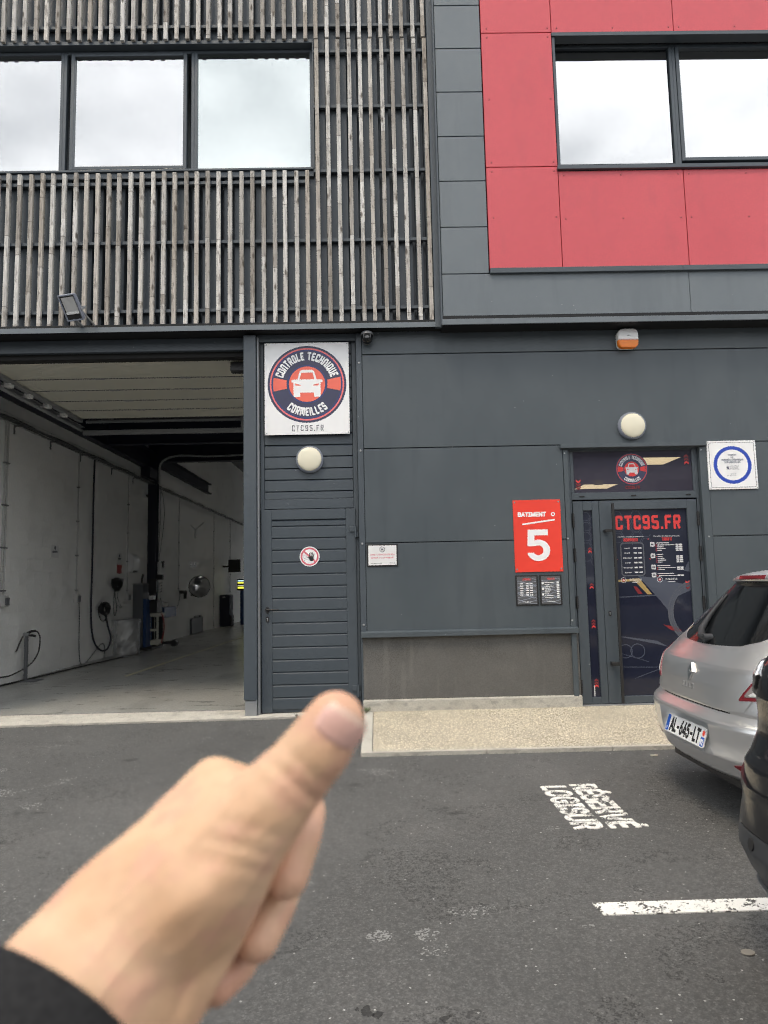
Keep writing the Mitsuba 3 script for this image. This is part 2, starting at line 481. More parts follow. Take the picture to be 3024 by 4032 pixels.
def arc_words(s, r, h, a0, a1, inside=False, stroke=0.2):
    """letters of height h with their feet on radius r, from angle a0 to a1 (degrees)"""
    ws = [GW.get(c, .6) + .14 for c in s]
    tot, x, out = sum(ws) - .14, 0.0, []
    for c, w in zip(s, ws):
        f = (x + (w - .14) / 2) / tot
        a = math.radians(a0 + (a1 - a0) * f)
        if c != ' ':
            g = affinity.scale(affinity.translate(glyph(c, stroke), -(w - .14) / 2, 0), h, h, origin=(0, 0))
            g = affinity.scale(g, abs(math.radians(a1 - a0)) * (r + (-h / 2 if inside else h / 2)) / (tot * h), 1, origin=(0, 0))
            ang = math.degrees(a) - 90 if not inside else math.degrees(a) + 90
            g = affinity.rotate(g, ang, origin=(0, 0))
            out.append(affinity.translate(g, math.cos(a) * r, math.sin(a) * r))
        x += w
    return union_all(out)


def car_icon(s):
    """front of a small car, about 2 wide, as a flat mark"""
    roof = sg.Polygon([(-.62, .30), (-.46, .88), (-.34, .98), (.34, .98), (.46, .88), (.62, .30)])
    win = sg.Polygon([(-.48, .34), (-.36, .80), (.36, .80), (.48, .34)])
    body = sg.box(-.86, -.50, .86, .36).buffer(-.08).buffer(.08)
    ears = sg.box(-.98, .16, .98, .34).buffer(-.05).buffer(.05)
    tyre = union_all([sg.box(-.86, -.78, -.44, -.3), sg.box(.44, -.78, .86, -.3)]).buffer(-.06).buffer(.06)
    eyes = union_all([sg.Polygon([(-.74, .10), (-.74, -.04), (-.42, -.06), (-.40, .0)]), sg.Polygon([(.74, .10), (.74, -.04), (.42, -.06), (.40, .0)])])
    g = union_all([roof.difference(win), body, ears, tyre]).difference(eyes)
    return affinity.scale(g, s, s, origin=(0, 0))


def logo(parent, cx, cz, R, y0, board=True, film=False):
    """the round emblem, each colour a thin sheet above the one below"""
    k = 0.0012
    W = 'm_filmwhite' if film else 'm_signwhite'
    C = 'm_filmred' if film else 'm_coral'

    def put(poly, level, mat, name):
        part(parent, name, plate(affinity.translate(poly, cx, cz), y0 - level * k, k * 0.9), mat)
    put(disc(0, 0, R), 0, 'm_navy', 'emblem_disc')
    put(disc(0, 0, .945 * R).difference(disc(0, 0, .905 * R)), 1, 'm_pinkred' if not film else 'm_filmred', 'emblem_rim')
    if not film:
        put(disc(0, 0, .895 * R).difference(disc(0, 0, .865 * R)), 1, 'm_blueline', 'emblem_line')
        put(disc(0, 0, .50 * R).difference(disc(0, 0, .47 * R)), 1, 'm_blueline', 'emblem_line')
    put(disc(0, 0, .46 * R), 1, C, 'emblem_centre')
    ring = disc(0, 0, .865 * R).difference(disc(0, 0, .52 * R))
    a, b = math.radians(12), .9 * R
    wedge = union_all([sg.Polygon([(0, 0), (s * b, b * math.tan(a)), (s * b, -b * math.tan(a))]) for s in (-1, 1)])
    put(ring.intersection(wedge), 1, C, 'emblem_wedge')
    put(affinity.translate(car_icon(.40 * R), 0, -.02 * R), 2, W, 'emblem_car')
    put(arc_words('CONTROLE TECHNIQUE', .625 * R, .215 * R, 164, 16, stroke=.23), 2, W, 'emblem_lettering')
    put(arc_words('CORMEILLES', .825 * R, .215 * R, 230, 310, inside=True, stroke=.23), 2, W, 'emblem_lettering')


def lathe(profile, cx, y0, cz, n=48):
    """profile (r, out): turned about the -y axis, out towards the viewer from y0"""
    m = trimesh.creation.revolve(np.asarray(profile, float), sections=n)
    v = m.vertices
    m.vertices = np.c_[cx + v[:, 0], y0 - v[:, 2], cz + v[:, 1]]
    return m


def chevrons(parent, cx, z0, up=True, s=0.036, y0=0.05, n=3):
    for i, mt in enumerate(('m_filmred', 'm_filmdim', 'm_filmdim')[:n]):
        g = sg.Polygon([(-.5, -.45), (0, .05), (.5, -.45), (.5, .12), (0, .62), (-.5, .12)])
        if not up:
            g = affinity.scale(g, 1, -1, origin=(0, 0))
        g = affinity.scale(g, s, s * .8, origin=(0, 0))
        part(parent, 'chevron', plate(affinity.translate(g, cx, z0 + (i * s * .72 if up else -i * s * .72)), y0, .001), mt)


# ------------------------------------------------------------------ ground
def sheet(poly, z, t=0.0, cell=None):
    m = poly_mesh(poly, t) if t else None
    if m is None:
        m = trimesh.creation.extrude_polygon(poly, 0.02, engine='earcut')
        m.vertices[:, 2] -= 0.02
    m.vertices[:, 2] += z
    return m


gr = trimesh.Trimesh(np.array([[-300, -300, 0], [300, -300, 0], [300, 300, 0], [-300, 300, 0.0]]), [[0, 1, 2], [0, 2, 3]], process=False)
struct('asphalt', 'dark grey speckled asphalt of the parking yard', gr, 'm_asphalt')
struct('pavement', 'beige exposed aggregate pavement along the wall', box(-.052, 9, -1.775, .02, -.1, .030), 'm_aggregate')
x = -.146
while x < 9:
    part('pavement', 'kerb_stone', cbox(x, min(x + 0.996, 9), -1.826, -1.778, -.1, .033, .004), 'm_concrete')
    x += 1.0
for (a, b) in ((-1.775, -.95), (-.947, -.02)):
    part('pavement', 'kerb_stone', cbox(-.146, -.056, a, b, -.1, .034, .004), 'm_concrete')
ap = sg.Polygon([(-6, -.285), (-3.8, -.242), (-2.3, -.18), (-.886, -.135), (-.2, -.11), (-.2, .20), (-1.27, .20), (-1.27, .345), (-6, .345)])
struct('garage_apron', 'pale concrete strip between asphalt and garage floor', sheet(ap, .022), 'm_concrete')
struct('garage_floor', 'stained grey concrete floor inside the garage', box(-5.6, -.05, .352, 26, -.05, .030), 'm_floor')

# ------------------------------------------------------------------ the building
B = thing('building', 'two storey industrial unit with grey metal and red panel cladding and timber slat screen', 'building')


def bp(name, mesh, mat, **k):
    return part(B, name, mesh, mat, **k)


# lower wall: horizontal cassette panels right of the garage
rows = [(.858, 1.790), (1.798, 2.818), (2.826, 3.868), (3.876, 4.130)]
for i, (z0, z1) in enumerate(rows):
    spans = [(-.102, 2.060), (3.642, 6.2), (6.208, 9)] if i < 2 else [(-.102, 6.2), (6.208, 9)]
    for a, b in spans:
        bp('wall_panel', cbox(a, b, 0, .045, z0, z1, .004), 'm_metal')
bp('wall_backing', [box(-.17, 2.06, .048, .09, 0, 4.3), box(3.62, 9, .048, .09, 0, 4.3), box(2.06, 3.62, .048, .09, 2.80, 4.3)], 'm_dark')
bp('corner_trim', [cbox(-.168, -.106, -.004, .10, .856, 4.115, .003), cbox(-.170, -.150, .02, .12, .03, .856, .003)], 'm_frame')
bp('wall_ledge', [as_tm(m3.Manifold.hull_points(np.array([[X, y, z] for X in (a, b) for y, z in ((0, .862), (-.045, .846), (-.045, .800), (0, .795), (.03, .795), (.03, .862))]))) for a, b in ((-.165, 2.130), (3.60, 9))], 'm_metal')
bp('plinth', [box(-.160, 2.145, .030, .10, .150, .80), box(3.62, 9, .030, .10, .150, .80)], 'm_render')
bp('plinth_base', [cbox(-.158, 2.150, -.008, .08, -.02, .148, .01), cbox(3.62, 9, -.008, .08, -.02, .148, .01)], 'm_concrete')
bp('screw', [lathe([(0, .008), (.010, .006), (.013, 0), (0, -.01)], x, -.004, z, 10) for x in (-.137,) for z in (.93, 1.79, 2.80, 3.78)] +
   [lathe([(0, .008), (.010, .006), (.013, 0), (0, -.01)], x, 0.0, z, 10) for x, z in ((2.078, .93), (2.074, 1.80), (2.080, 2.73), (3.575, 2.74), (3.60, 1.79))], 'm_galv', smooth=40, kind='stuff')

# soffits, fascias, header of the garage
bp('soffit', [box(-6.5, .772, -.155, .35, 4.128, 4.20), box(.772, 9, -.255, .35, 4.105, 4.20)], 'm_dark')
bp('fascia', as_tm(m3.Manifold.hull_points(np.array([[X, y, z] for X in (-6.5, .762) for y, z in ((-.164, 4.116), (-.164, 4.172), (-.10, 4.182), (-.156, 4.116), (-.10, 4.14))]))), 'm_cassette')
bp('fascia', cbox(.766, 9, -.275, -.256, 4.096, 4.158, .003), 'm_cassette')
bp('corner_trim', cbox(.700, .772, -.166, -.10, 4.118, 9, .004), 'm_frame')
bp('corner_trim', cbox(.757, .774, -.262, -.168, 4.100, 9, .003), 'm_frame')
bp('garage_header', cbox(-6.5, -1.40, .10, .16, 3.985, 4.127, .004), 'm_frame')
bp('door_header', cbox(-1.262, -.17, .03, .12, 4.045, 4.127, .004), 'm_frame')
bp('header_seal', box(-6.5, -1.40, .17, .30, 3.93, 4.127), 'm_rubber')
# post between garage and side door
bp('post', [cbox(-1.396, -1.262, -.05, .10, .182, 4.100, .006)], 'm_frame')
bp('post_foot', cbox(-1.386, -1.264, -.035, .10, .0, .182, .006), 'm_galv')
bp('post_strip', [cbox(-1.258, -1.240, .0, .12, .02, 4.09, .003)], 'm_galv')
bp('wall_panel', box(-9, -4.55, 0, .10, 0, 4.13), 'm_metal')

# side door
D = bp('side_door', [cbox(-1.235, -1.195, .082, .14, .02, 4.06, .004), cbox(-.222, -.172, .082, .14, .02, 4.06, .004), cbox(-1.195, -.222, .086, .14, 2.190, 2.297, .004), box(-1.24, -.17, .16, .18, 0, 4.12)], 'm_frame')
part(D, 'leaf', [cbox(-1.228, -1.116, .066, .13, .028, 2.182, .004), cbox(-.312, -.206, .066, .13, .028, 2.182, .004), cbox(-1.116, -.312, .066, .13, 2.072, 2.182, .004), box(-1.116, -.312, .095, .13, .03, 2.07)], 'm_frame')


def plank(x0, x1, z0, z1, y):
    pr = [(y + .026, z0), (y + .004, z0), (y, z0 + .003), (y, z1 - .016), (y + .012, z1 - .003), (y + .026, z1 - .003)]
    return as_tm(m3.Manifold.hull_points(np.array([[X, yy, zz] for X in (x0, x1) for yy, zz in pr])))


gz = [.060, .186, .318, .450, .580, .712, .842, .968, 1.100, 1.227, 1.356, 1.486, 1.615, 1.745, 1.873, 2.003, 2.071]
for a, b in zip(gz[:-1], gz[1:]):
    part(D, 'plank', plank(-1.115, -.313, a + .002, b - .001, .076), 'm_frame')
gz = [2.298, 2.383, 2.511, 2.637, 2.769, 2.897] + [2.897 + .128 * k for k in range(1, 10)]
for a, b in zip(gz[:-1], gz[1:]):
    part(D, 'plank', plank(-1.190, -.228, a + .002, b - .001, .094), 'm_frame')
part(D, 'handle', [lathe([(0, .012), (.020, .012), (.024, .006), (.024, 0)], -1.163, .066, 1.108, 20), cbox(-1.175, -1.151, .054, .066, 1.070, 1.142, .006), tube([(-1.163, .06, 1.108), (-1.163, .018, 1.108)], .010), tube([(-1.168, .016, 1.108), (-1.10, .012, 1.109), (-1.032, .016, 1.108)], .0095, 10)], 'm_black', smooth=40)
part(D, 'lock', [plate(union_all([disc(-1.163, 1.022, .016), disc(-1.163, .992, .016), rect(-1.179, -1.147, .992, 1.022)]), .066, .008)], 'm_black')
part(D, 'key_cylinder', plate(union_all([disc(-1.163, 1.016, .007), rect(-1.167, -1.159, .990, 1.016)]), .058, .004), 'm_chrome')
for z in (1.925, .24):
    part(D, 'hinge', [cbox(-.272, -.214, .050, .064, z, z + .06, .004), cbox(-.214, -.176, .050, .064, z - .058, z - .002, .004), tube([(-.206, .050, z - .06), (-.206, .050, z + .062)], .013, 12)], 'm_frame', smooth=40)

# entrance door
E = bp('entrance_door', [cbox(2.118, 2.150, .050, .12, .02, 2.785, .004), cbox(3.522, 3.552, .050, .12, .02, 2.785, .004), cbox(2.150, 3.522, .052, .12, 2.755, 2.785, .003), cbox(2.150, 3.522, .050, .12, 2.222, 2.300, .003), cbox(2.150, 2.186, .052, .12, 2.300, 2.755, .003), cbox(3.494, 3.522, .052, .12, 2.300, 2.755, .003)], 'm_frame')
bp('entrance_trim', [cbox(2.064, 2.116, -.006, .10, .02, 2.775, .004), cbox(3.554, 3.640, -.006, .10, .02, 2.775, .004), cbox(2.030, 3.622, -.055, .06, 2.778, 2.822, .003)], 'm_metal')
part(E, 'transom_pane', trimesh.Trimesh(np.array([[2.184, .072, 2.298], [3.497, .072, 2.298], [3.497, .072, 2.757], [2.184, .072, 2.757]]), [[0, 1, 2], [0, 2, 3]], process=False), 'm_filmglass')
part(E, 'drain_cap', [cbox(x, x + .055, .040, .052, 2.252, 2.264, .003) for x in (2.235, 2.80, 3.40)], 'm_black')
part(E, 'side_leaf', [cbox(2.158, 2.268, .055, .115, .045, 2.208, .004), cbox(2.368, 2.442, .055, .115, .045, 2.208, .004), cbox(2.268, 2.368, .055, .115, .045, .115, .003), cbox(2.268, 2.368, .055, .115, 2.105, 2.208, .003)], 'm_frame')
part(E, 'side_pane', box(2.266, 2.370, .084, .094, .11, 2.11), 'm_film')
part(E, 'main_leaf', [cbox(2.446, 2.600, .055, .115, .045, 2.208, .004), cbox(3.406, 3.514, .055, .115, .045, 2.208, .004), cbox(2.600, 3.406, .055, .115, .045, .120, .003), cbox(2.600, 3.406, .055, .115, 2.108, 2.208, .003)], 'm_frame')
part(E, 'main_pane', box(2.598, 3.408, .084, .094, .11, 2.12), 'm_film')
part(E, 'pull_handle', [tube([(2.566, -.028, .06), (2.566, -.028, 2.168)], .0165, 14), cbox(2.474, 2.580, -.034, .0, 1.862, 1.892, .003), cbox(2.474, 2.580, -.034, .0, .448, .486, .003), box(2.478, 2.51, .0, .056, 1.864, 1.890), box(2.478, 2.51, .0, .056, .45, .484)], 'm_black', smooth=40)
for x, zs in ((2.154, ((1.922, 2.073), (1.55, 1.695), (1.05, 1.182), (.16, .30))), (3.518, ((1.920, 2.070), (1.537, 1.695), (1.02, 1.157)))):
    for a, b in zs:
        part(E, 'hinge', [tube([(x, .042, a), (x, .042, (a + b) / 2 - .002)], .014, 12), tube([(x, .042, (a + b) / 2 + .002), (x, .042, b)], .014, 12)], 'm_black', smooth=40)
part(E, 'lock', plate(union_all([disc(2.503, 1.004, .014), disc(2.503, .978, .014), rect(2.489, 2.517, .978, 1.004)]), .055, .006), 'm_black')
part(E, 'key_cylinder', plate(union_all([disc(2.503, .999, .007), rect(2.499, 2.507, .975, .999)]), .049, .004), 'm_chrome')
part(E, 'threshold', cbox(2.15, 3.52, .03, .12, .0, .040, .003), 'm_galv')
# film printed on the entrance door
yf = .0835
part(E, 'web_lettering', plate(affinity.translate(techno('CTC95.FR', .155, width=.715), 2.982, 1.888), yf, .001), 'm_filmred')
tread = disc(3.50, .98, .36).difference(disc(3.50, .98, .30)).intersection(rect(2.60, 3.404, .12, 2.0))
part(E, 'film_print', plate(sg.Polygon([(2.84, 1.385), (3.02, 1.36), (3.40, 1.27), (3.404, 1.22), (3.26, 1.16), (3.15, 1.0), (3.06, 1.12)]), yf, .0008), 'm_filmslate')
part(E, 'film_print', plate(sg.Polygon([(3.402, 1.54), (3.402, 1.42), (3.34, 1.43)]), yf, .0008), 'm_filmslate')
part(E, 'film_print', plate(sg.Polygon([(2.612, 1.345), (2.85, 1.36), (2.98, 1.185), (2.93, 1.185), (2.80, 1.33), (2.612, 1.325)]), yf, .0008), 'm_filmgold')
part(E, 'film_print', plate(sg.Polygon([(2.78, 1.275), (2.82, 1.27), (2.88, 1.19), (2.83, 1.19)]), yf, .0008), 'm_filmdim')
part(E, 'film_print', plate(tread, yf, .0008), 'm_filmgrey')
part(E, 'film_print', [plate(sg.Polygon([(2.62, 1.165), (3.05, 1.18), (3.05, 1.168), (2.62, 1.155)]), yf, .0008), plate(sg.Polygon([(2.62, .745), (3.0, .69), (3.13, .62), (3.0, .655), (2.62, .735)]), yf, .0008)] +
     [plate(sg.LineString([(a, b), (c, d)]).buffer(.003), yf, .0008) for a, b, c, d in ((2.62, .42, 3.0, .41), (2.75, .30, 3.1, .42), (2.62, .56, 2.9, .47), (3.1, .30, 3.35, .22))] +
     [plate(sg.Point(2.79, .585).buffer(.075).boundary.buffer(.004), yf, .0008), plate(sg.Point(2.66, .585).buffer(.07).boundary.buffer(.004).intersection(rect(2.6, 3.4, .1, 2)), yf, .0008)], 'm_filmslate')
part(E, 'film_print', plate(sg.Polygon([(3.08, .86), (3.20, .835), (3.27, .80), (3.27, .775), (3.16, .80)]), yf, .0008), 'm_filmdim')
kn = [plate(disc(3.50, .98, r0).difference(disc(3.50, .98, r0 - .012)).intersection(rect(2.60, 3.404, .12, 2.0)), yf - .001, .0006) for r0 in (.345, .322)]
part(E, 'film_print', kn, 'm_filmslate')
hexes = [affinity.translate(sg.Polygon([(.06 * math.cos(a), .06 * math.sin(a)) for a in np.arange(6) * math.pi / 3]).boundary.buffer(.0022), 2.64 + .105 * i, 2.04 - .06 * (i % 2) - .12 * j) for i in range(4) for j in range(3)]
part(E, 'film_print', plate(union_all(hexes).intersection(rect(2.602, 3.0, 1.72, 2.105)), yf, .0005), 'm_filmslate')
hx2 = [affinity.translate(sg.Polygon([(.05 * math.cos(a), .05 * math.sin(a)) for a in np.arange(6) * math.pi / 3]).boundary.buffer(.002), 2.30 + .085 * (j % 2), 2.04 - .055 * j) for j in range(10)]
part(E, 'film_print', plate(union_all(hx2).intersection(rect(2.269, 2.367, 1.5, 2.10)), yf, .0005), 'm_filmslate')
part(E, 'timetable', [plate(affinity.translate(techno('HORAIRES', .036, width=.158), 2.782, 1.760), yf, .001), plate(affinity.translate(techno('TARIFS', .036, width=.112), 3.176, 1.760), yf, .001)], 'm_filmred')
fr = rect(2.668, 2.915, 1.390, 1.742, .03)
part(E, 'timetable', plate(fr.boundary.buffer(.006), yf, .0008), 'm_filmgrey')
tt, trd = [], []
tt += [text_at('CONTROLE TECHNIQUE CORMEILLES', 2.782, 1.806, .010, yf, True, .001, .285), text_at('CONTROLE TECHNIQUE CORMEILLES', 3.176, 1.806, .010, yf, True, .001, .285)]
for i, dname in enumerate(('Lundi', 'Mardi', 'Mercredi', 'Jeudi', 'Vendredi', 'Samedi')):
    z = 1.680 - .0525 * i
    tt.append(text_at(dname, 2.735, z, .013, yf, True, .001, .012 * len(dname)))
    tt += [plate(rect(2.806, 2.842, z - .001, z + .014), yf, .001), plate(rect(2.856, 2.894, z - .001, z + .014), yf, .001)]
for zt, n, ln in ((1.745, 4, .14), (1.620, 4, .07), (1.498, 2, .14), (1.412, 1, .18)):
    tt.append(plate(rect(2.990, 3.038, zt - .046, zt + .004, .006).difference(affinity.translate(car_icon(.016), 3.014, zt - .021)), yf, .001))
    tt.append(plate(rect(3.056, 3.056 + ln, zt - .012, zt - .003), yf, .001))
    for j in range(n):
        zz = zt - .034 - .0205 * j
        tt.append(plate(rect(3.066, 3.066 + (.19 if (ln > .1 and j == 0) else .05 + .02 * (j % 3)), zz, zz + .008), yf, .001))
        tt += [plate(rect(3.268, 3.300, zz - .003, zz + .013, .003), yf, .001), plate(rect(3.306, 3.340, zz - .003, zz + .013, .003), yf, .001)]
        trd.append(plate(disc(3.054, zz + .004, .005, 4), yf, .001))
tt += [text_at('01.30.10.01.04', 2.810, 1.335, .020, yf, True, .001, .128), text_at('01.30.10.01.04', 3.200, 1.335, .020, yf, True, .001, .128), plate(rect(2.775, 2.850, 1.314, 1.322), yf, .001), plate(rect(3.16, 3.24, 1.314, 1.322), yf, .001)]
part(E, 'timetable', tt, 'm_filmwhite', kind='stuff')
part(E, 'timetable', trd + [plate(affinity.translate(sg.Polygon([(-.008, .007), (.008, .007), (0, -.009)]), x, z), yf, .001) for x, z in ((2.608, 1.775), (2.972, 1.78), (2.618, 1.565), (2.980, 1.565))], 'm_filmred', kind='stuff')
for x in (2.680, 3.073):
    part(E, 'timetable', plate(disc(x, 1.342, .030).difference(disc(x, 1.342, .026)), yf, .001), 'm_filmwhite')
    part(E, 'timetable', plate(disc(x, 1.342, .014), yf, .001), 'm_filmred')
    part(E, 'timetable', plate(affinity.translate(car_icon(.010), x, 1.342), yf - .0012, .001), 'm_filmwhite')
chevrons(E, 3.372, 1.310, up=False, s=.042, y0=yf)
for z in (1.655, 1.270, .850, .225):
    chevrons(E, 2.330, z, up=True, s=.042, y0=yf, n=2 if z > 1.2 else 3)
part(E, 'film_print', plate(rect(2.300, 2.310, .12, .235), yf, .0008), 'm_filmwhite')
# film printed on the transom
yt = .070
logo(E, 2.832, 2.553, .178, yt, film=True)
chevrons(E, 2.236, 2.43, up=False, s=.050, y0=yt)
chevrons(E, 3.440, 2.610, up=True, s=.050, y0=yt)
part(E, 'web_lettering', plate(affinity.translate(techno('CTC95.FR', .036, width=.155), 2.832, 2.332), yt, .001), 'm_filmdim')
part(E, 'sticker', box(2.412, 2.506, .0745, .0755, 2.385, 2.440), 'm_yellow')

# upper floor, left: corrugated sheet, rails, timber slats
prof, X0 = [], -6.0
while X0 < .72:
    prof += [(X0, .0), (X0 + .095, .0), (X0 + .100, .085), (X0 + .130, .085), (X0 + .135, .0), (X0 + .210, .0), (X0 + .215, .085), (X0 + .245, .085), (X0 + .250, .0)]
    X0 += .355


def corr(xa, xb, z0, z1):
    pts = [(max(xa, min(xb, a)), -.045 + b) for a, b in prof if xa - .2 < a < xb + .2]
    pts = [(xa, pts[0][1])] + pts + [(xb, pts[-1][1])]
    v = np.array([[a, b, z] for z in (z0, z1) for a, b in pts])
    n = len(pts)
    f = [q for i in range(n - 1) for q in ([i, i + 1, n + i + 1], [i, n + i + 1, n + i])]
    return trimesh.Trimesh(v, f, process=False)


bp('corrugated_sheet', corr(-6.0, .71, 4.17, 5.97), 'm_frame')
bp('corrugated_sheet', corr(-.60, .71, 5.97, 7.52), 'm_frame')
bp('corrugated_sheet', corr(-6.0, .71, 7.52, 9.0), 'm_frame')
for a, b, z in ((-6.2, .686, 4.366), (-6.2, .686, 5.145), (-.600, .686, 5.955), (-.600, .686, 6.72), (-.600, .686, 7.39), (-6.2, .686, 7.710), (-6.2, -.69, 5.832), (-6.2, .686, 8.35)):
    bp('rail', [cbox(a, b, -.110, -.070, z - .018, z + .018, .002), box(a, b, -.073, -.046, z + .016, z + .020)], 'm_frame')
bp('window_head_trim', cbox(-6.2, -.600, -.110, .02, 7.495, 7.540, .003), 'm_frame')
bp('window_sill', [cbox(-6.2, -.600, -.112, .02, 5.975, 6.000, .003), cbox(-6.2, -.600, -.085, -.05, 5.905, 5.972, .003)], 'm_frame')
bp('window_jamb', cbox(-.604, -.586, -.104, .05, 5.98, 7.52, .003), 'm_frame')


def slat(x, z0, z1, tw):
    m = cbox(x - .0215 + tw, x + .0215 + tw, -.152, -.112, z0, z1, .003)
    return m


for i in range(42):
    x = .664 - .1215 * i
    dz = rng.uniform(-.008, .008, 6)
    tw = rng.uniform(-.0065, .0065, 3)
    bp('slat', slat(x, 7.520 + dz[0], 8.75, tw[0]), 'm_wood')
    if i < 11:
        bp('slat', slat(x, 4.184 + dz[1], 7.503 + dz[2] * .4, tw[1]), 'm_wood')
    else:
        bp('slat', slat(x, 4.188 + dz[3], 5.940 + dz[4], tw[2]), 'm_wood')

# windows of the timber part
def pane(x0, x1, y, z0, z1):
    return trimesh.Trimesh(np.array([[x0, y, z0], [x1, y, z0], [x1, y, z1], [x0, y, z1]]), [[0, 1, 2], [0, 2, 3]], process=False)


def window(x0, x1, z0, z1, y, g, sash=None, glassmat='m_mirrorglass'):
    bars = lambda a, b, c, d, w, y0, y1: [cbox(a, a + w, y0, y1, c, d, .003), cbox(b - w, b, y0, y1, c, d, .003), cbox(a + w, b - w, y0, y1, c, c + w, .003), cbox(a + w, b - w, y0, y1, d - w, d, .003)]
    k = bp('window', bars(x0, x1, z0, z1, .035, y - .012, y + .06), 'm_frame')
    if sash:
        a, b, c, d = sash
        part(k, 'sash', bars(a, b, c, d, min(g[0] - a, .04), y - .020, y + .05), 'm_frame')
    part(k, 'pane', pane(g[0], g[1], y + .012, g[2], g[3]), glassmat)
    return k


window(-5.35, -3.440, 6.004, 7.490, .0, (-5.31, -3.470, 6.038, 7.455))
window(-3.440, -1.955, 6.004, 7.490, .0, (-3.316, -2.088, 6.100, 7.427), (-3.356, -2.040, 6.058, 7.468))
window(-1.955, -.606, 6.004, 7.490, .0, (-1.925, -.640, 6.038, 7.455), glassmat='m_greenglass')
bp('room_backing', [box(-9, .70, .85, .9, 4.2, 9), box(.8, 9, .85, .9, 4.2, 9), box(-9, 9, .05, .9, 8.6, 8.7), box(-9, 9, .35, .9, 4.22, 4.28), box(.70, .78, -.10, .9, 4.2, 9)], 'm_office')
bp('wall_core', [box(-6.2, -.6, .05, .10, 4.17, 5.98), box(-.6, .72, .05, .10, 4.17, 9), box(-6.2, -.6, .05, .10, 7.49, 9)], 'm_dark')

# upper floor, right: grey cassettes, red panels, windows
jz = [4.165, 4.668, 5.197, 5.725, 6.245, 6.769, 7.289, 7.810, 8.33]
for a, b in zip(jz[1:-1], jz[2:]):
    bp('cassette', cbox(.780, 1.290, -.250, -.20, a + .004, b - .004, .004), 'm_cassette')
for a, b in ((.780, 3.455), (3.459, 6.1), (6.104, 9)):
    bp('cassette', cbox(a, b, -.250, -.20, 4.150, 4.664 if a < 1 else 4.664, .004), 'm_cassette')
bp('panel_backing', [box(.78, 2.14, -.195, -.10, 4.12, 9), box(2.14, 9, -.195, -.10, 4.12, 5.86), box(2.14, 9, -.195, -.10, 7.44, 9)], 'm_dark')
RP = [(1.302, 2.086, 4.718, 5.872), (1.302, 2.086, 5.880, 7.460), (1.302, 2.086, 7.468, 8.75), (2.094, 3.466, 4.718, 5.820), (3.474, 4.85, 4.718, 5.820), (4.858, 6.2, 4.718, 5.820),
      (2.094, 3.466, 7.464, 8.75), (3.474, 4.85, 7.464, 8.75), (4.858, 6.2, 7.464, 8.75), (6.208, 9, 4.718, 8.75)]
riv = []
for a, b, c, d in RP:
    bp('red_panel', cbox(a, b, -.256, -.198, c, d, .003), 'm_redpanel')
    xs = [a + .055, (a + b) / 2, b - .055] if b - a > 1 else [a + .06, b - .04]
    for X in xs:
        for Z in [q for q in (c + .05, (c + d) / 2, d - .05) if not (c < 4.8 and q < 4.9)]:
            riv.append(lathe([(0, .004), (.008, .003), (.010, 0), (0, -.004)], X, -.256, Z, 8))
rgb('m_rivet', (0.30, 0.045, 0.055), 0.4)
bp('rivet', riv, 'm_rivet', smooth=40, kind='stuff')
bp('red_ledge', [cbox(1.300, 3.38, -.290, -.20, 4.656, 4.712, .003), cbox(3.383, 9, -.290, -.20, 4.656, 4.712, .003)], 'm_frame')
bp('window_head_trim', [cbox(2.090, 9, -.266, -.14, 7.415, 7.460, .003)], 'm_frame')
bp('window_sill', [cbox(2.078, 9, -.292, -.06, 5.826, 5.868, .003)], 'm_frame')
bp('window_jamb', cbox(2.094, 2.125, -.250, -.03, 5.868, 7.415, .003), 'm_frame')
window(2.128, 3.505, 5.960, 7.440, -.08, (2.160, 3.450, 6.014, 7.395))
window(3.505, 4.95, 5.960, 7.440, -.08, (3.585, 4.87, 6.062, 7.386), (3.545, 4.91, 6.022, 7.425))
window(4.95, 6.4, 5.960, 7.440, -.08, (4.99, 6.36, 6.014, 7.395))

# shell behind the facade
bp('roof_slab', [box(-9, -3.5, .05, 26, 8.7, 9.0), box(-2.5, 9, .05, 26, 8.7, 9.0), box(-3.5, -2.5, .05, 10.5, 8.7, 9.0), box(-3.5, -2.5, 15.5, 26, 8.7, 9.0)], 'm_dark')
bp('added_rooflight', [box(-3.5, -3.46, 10.5, 15.5, 6.2, 9.0), box(-2.54, -2.5, 10.5, 15.5, 6.2, 9.0), box(-3.46, -2.54, 10.5, 10.54, 6.2, 9.0), box(-3.46, -2.54, 15.46, 15.5, 6.2, 9.0)], 'm_white')  # unseen roof shaft, added to let more daylight into the garage
bp('office_wall', [box(-.15, -.10, .10, 7, 0, 3.2), box(6.0, 6.05, .10, 7, 0, 3.2), box(-.1, 6.0, 6.95, 7.0, 0, 3.2)], 'm_office')
bp('office_ceiling', box(-.1, 6.0, .10, 7, 2.92, 2.98), 'm_office')
for x0, x1, y0, y1 in ((3.375, 3.975, 1.41, 1.98), (3.44, 4.00, 3.88, 4.44)):
    lp = thing('ceiling_lamp', 'lit square ceiling panel seen through the transom glass, ' + ('the upper one crossing the emblem' if y0 < 2 else 'the lower one at the bottom left'), 'lamp', 'lit ceiling panels in the office')
    part(lp, 'frame', [box(x0 - .02, x1 + .02, y0 - .02, y1 + .02, 2.912, 2.918)], 'm_white')
    v = np.array([[x0, y0, 2.908], [x1, y0, 2.908], [x1, y1, 2.908], [x0, y1, 2.908]])
    k = part(lp, 'diffuser', trimesh.Trimesh(v, [[0, 2, 1], [0, 3, 2]], process=False), 'm_white')
    scene[k]['emitter'] = {'type': 'area', 'radiance': {'type': 'rgb', 'value': [0.46, 0.37, 0.20]}}

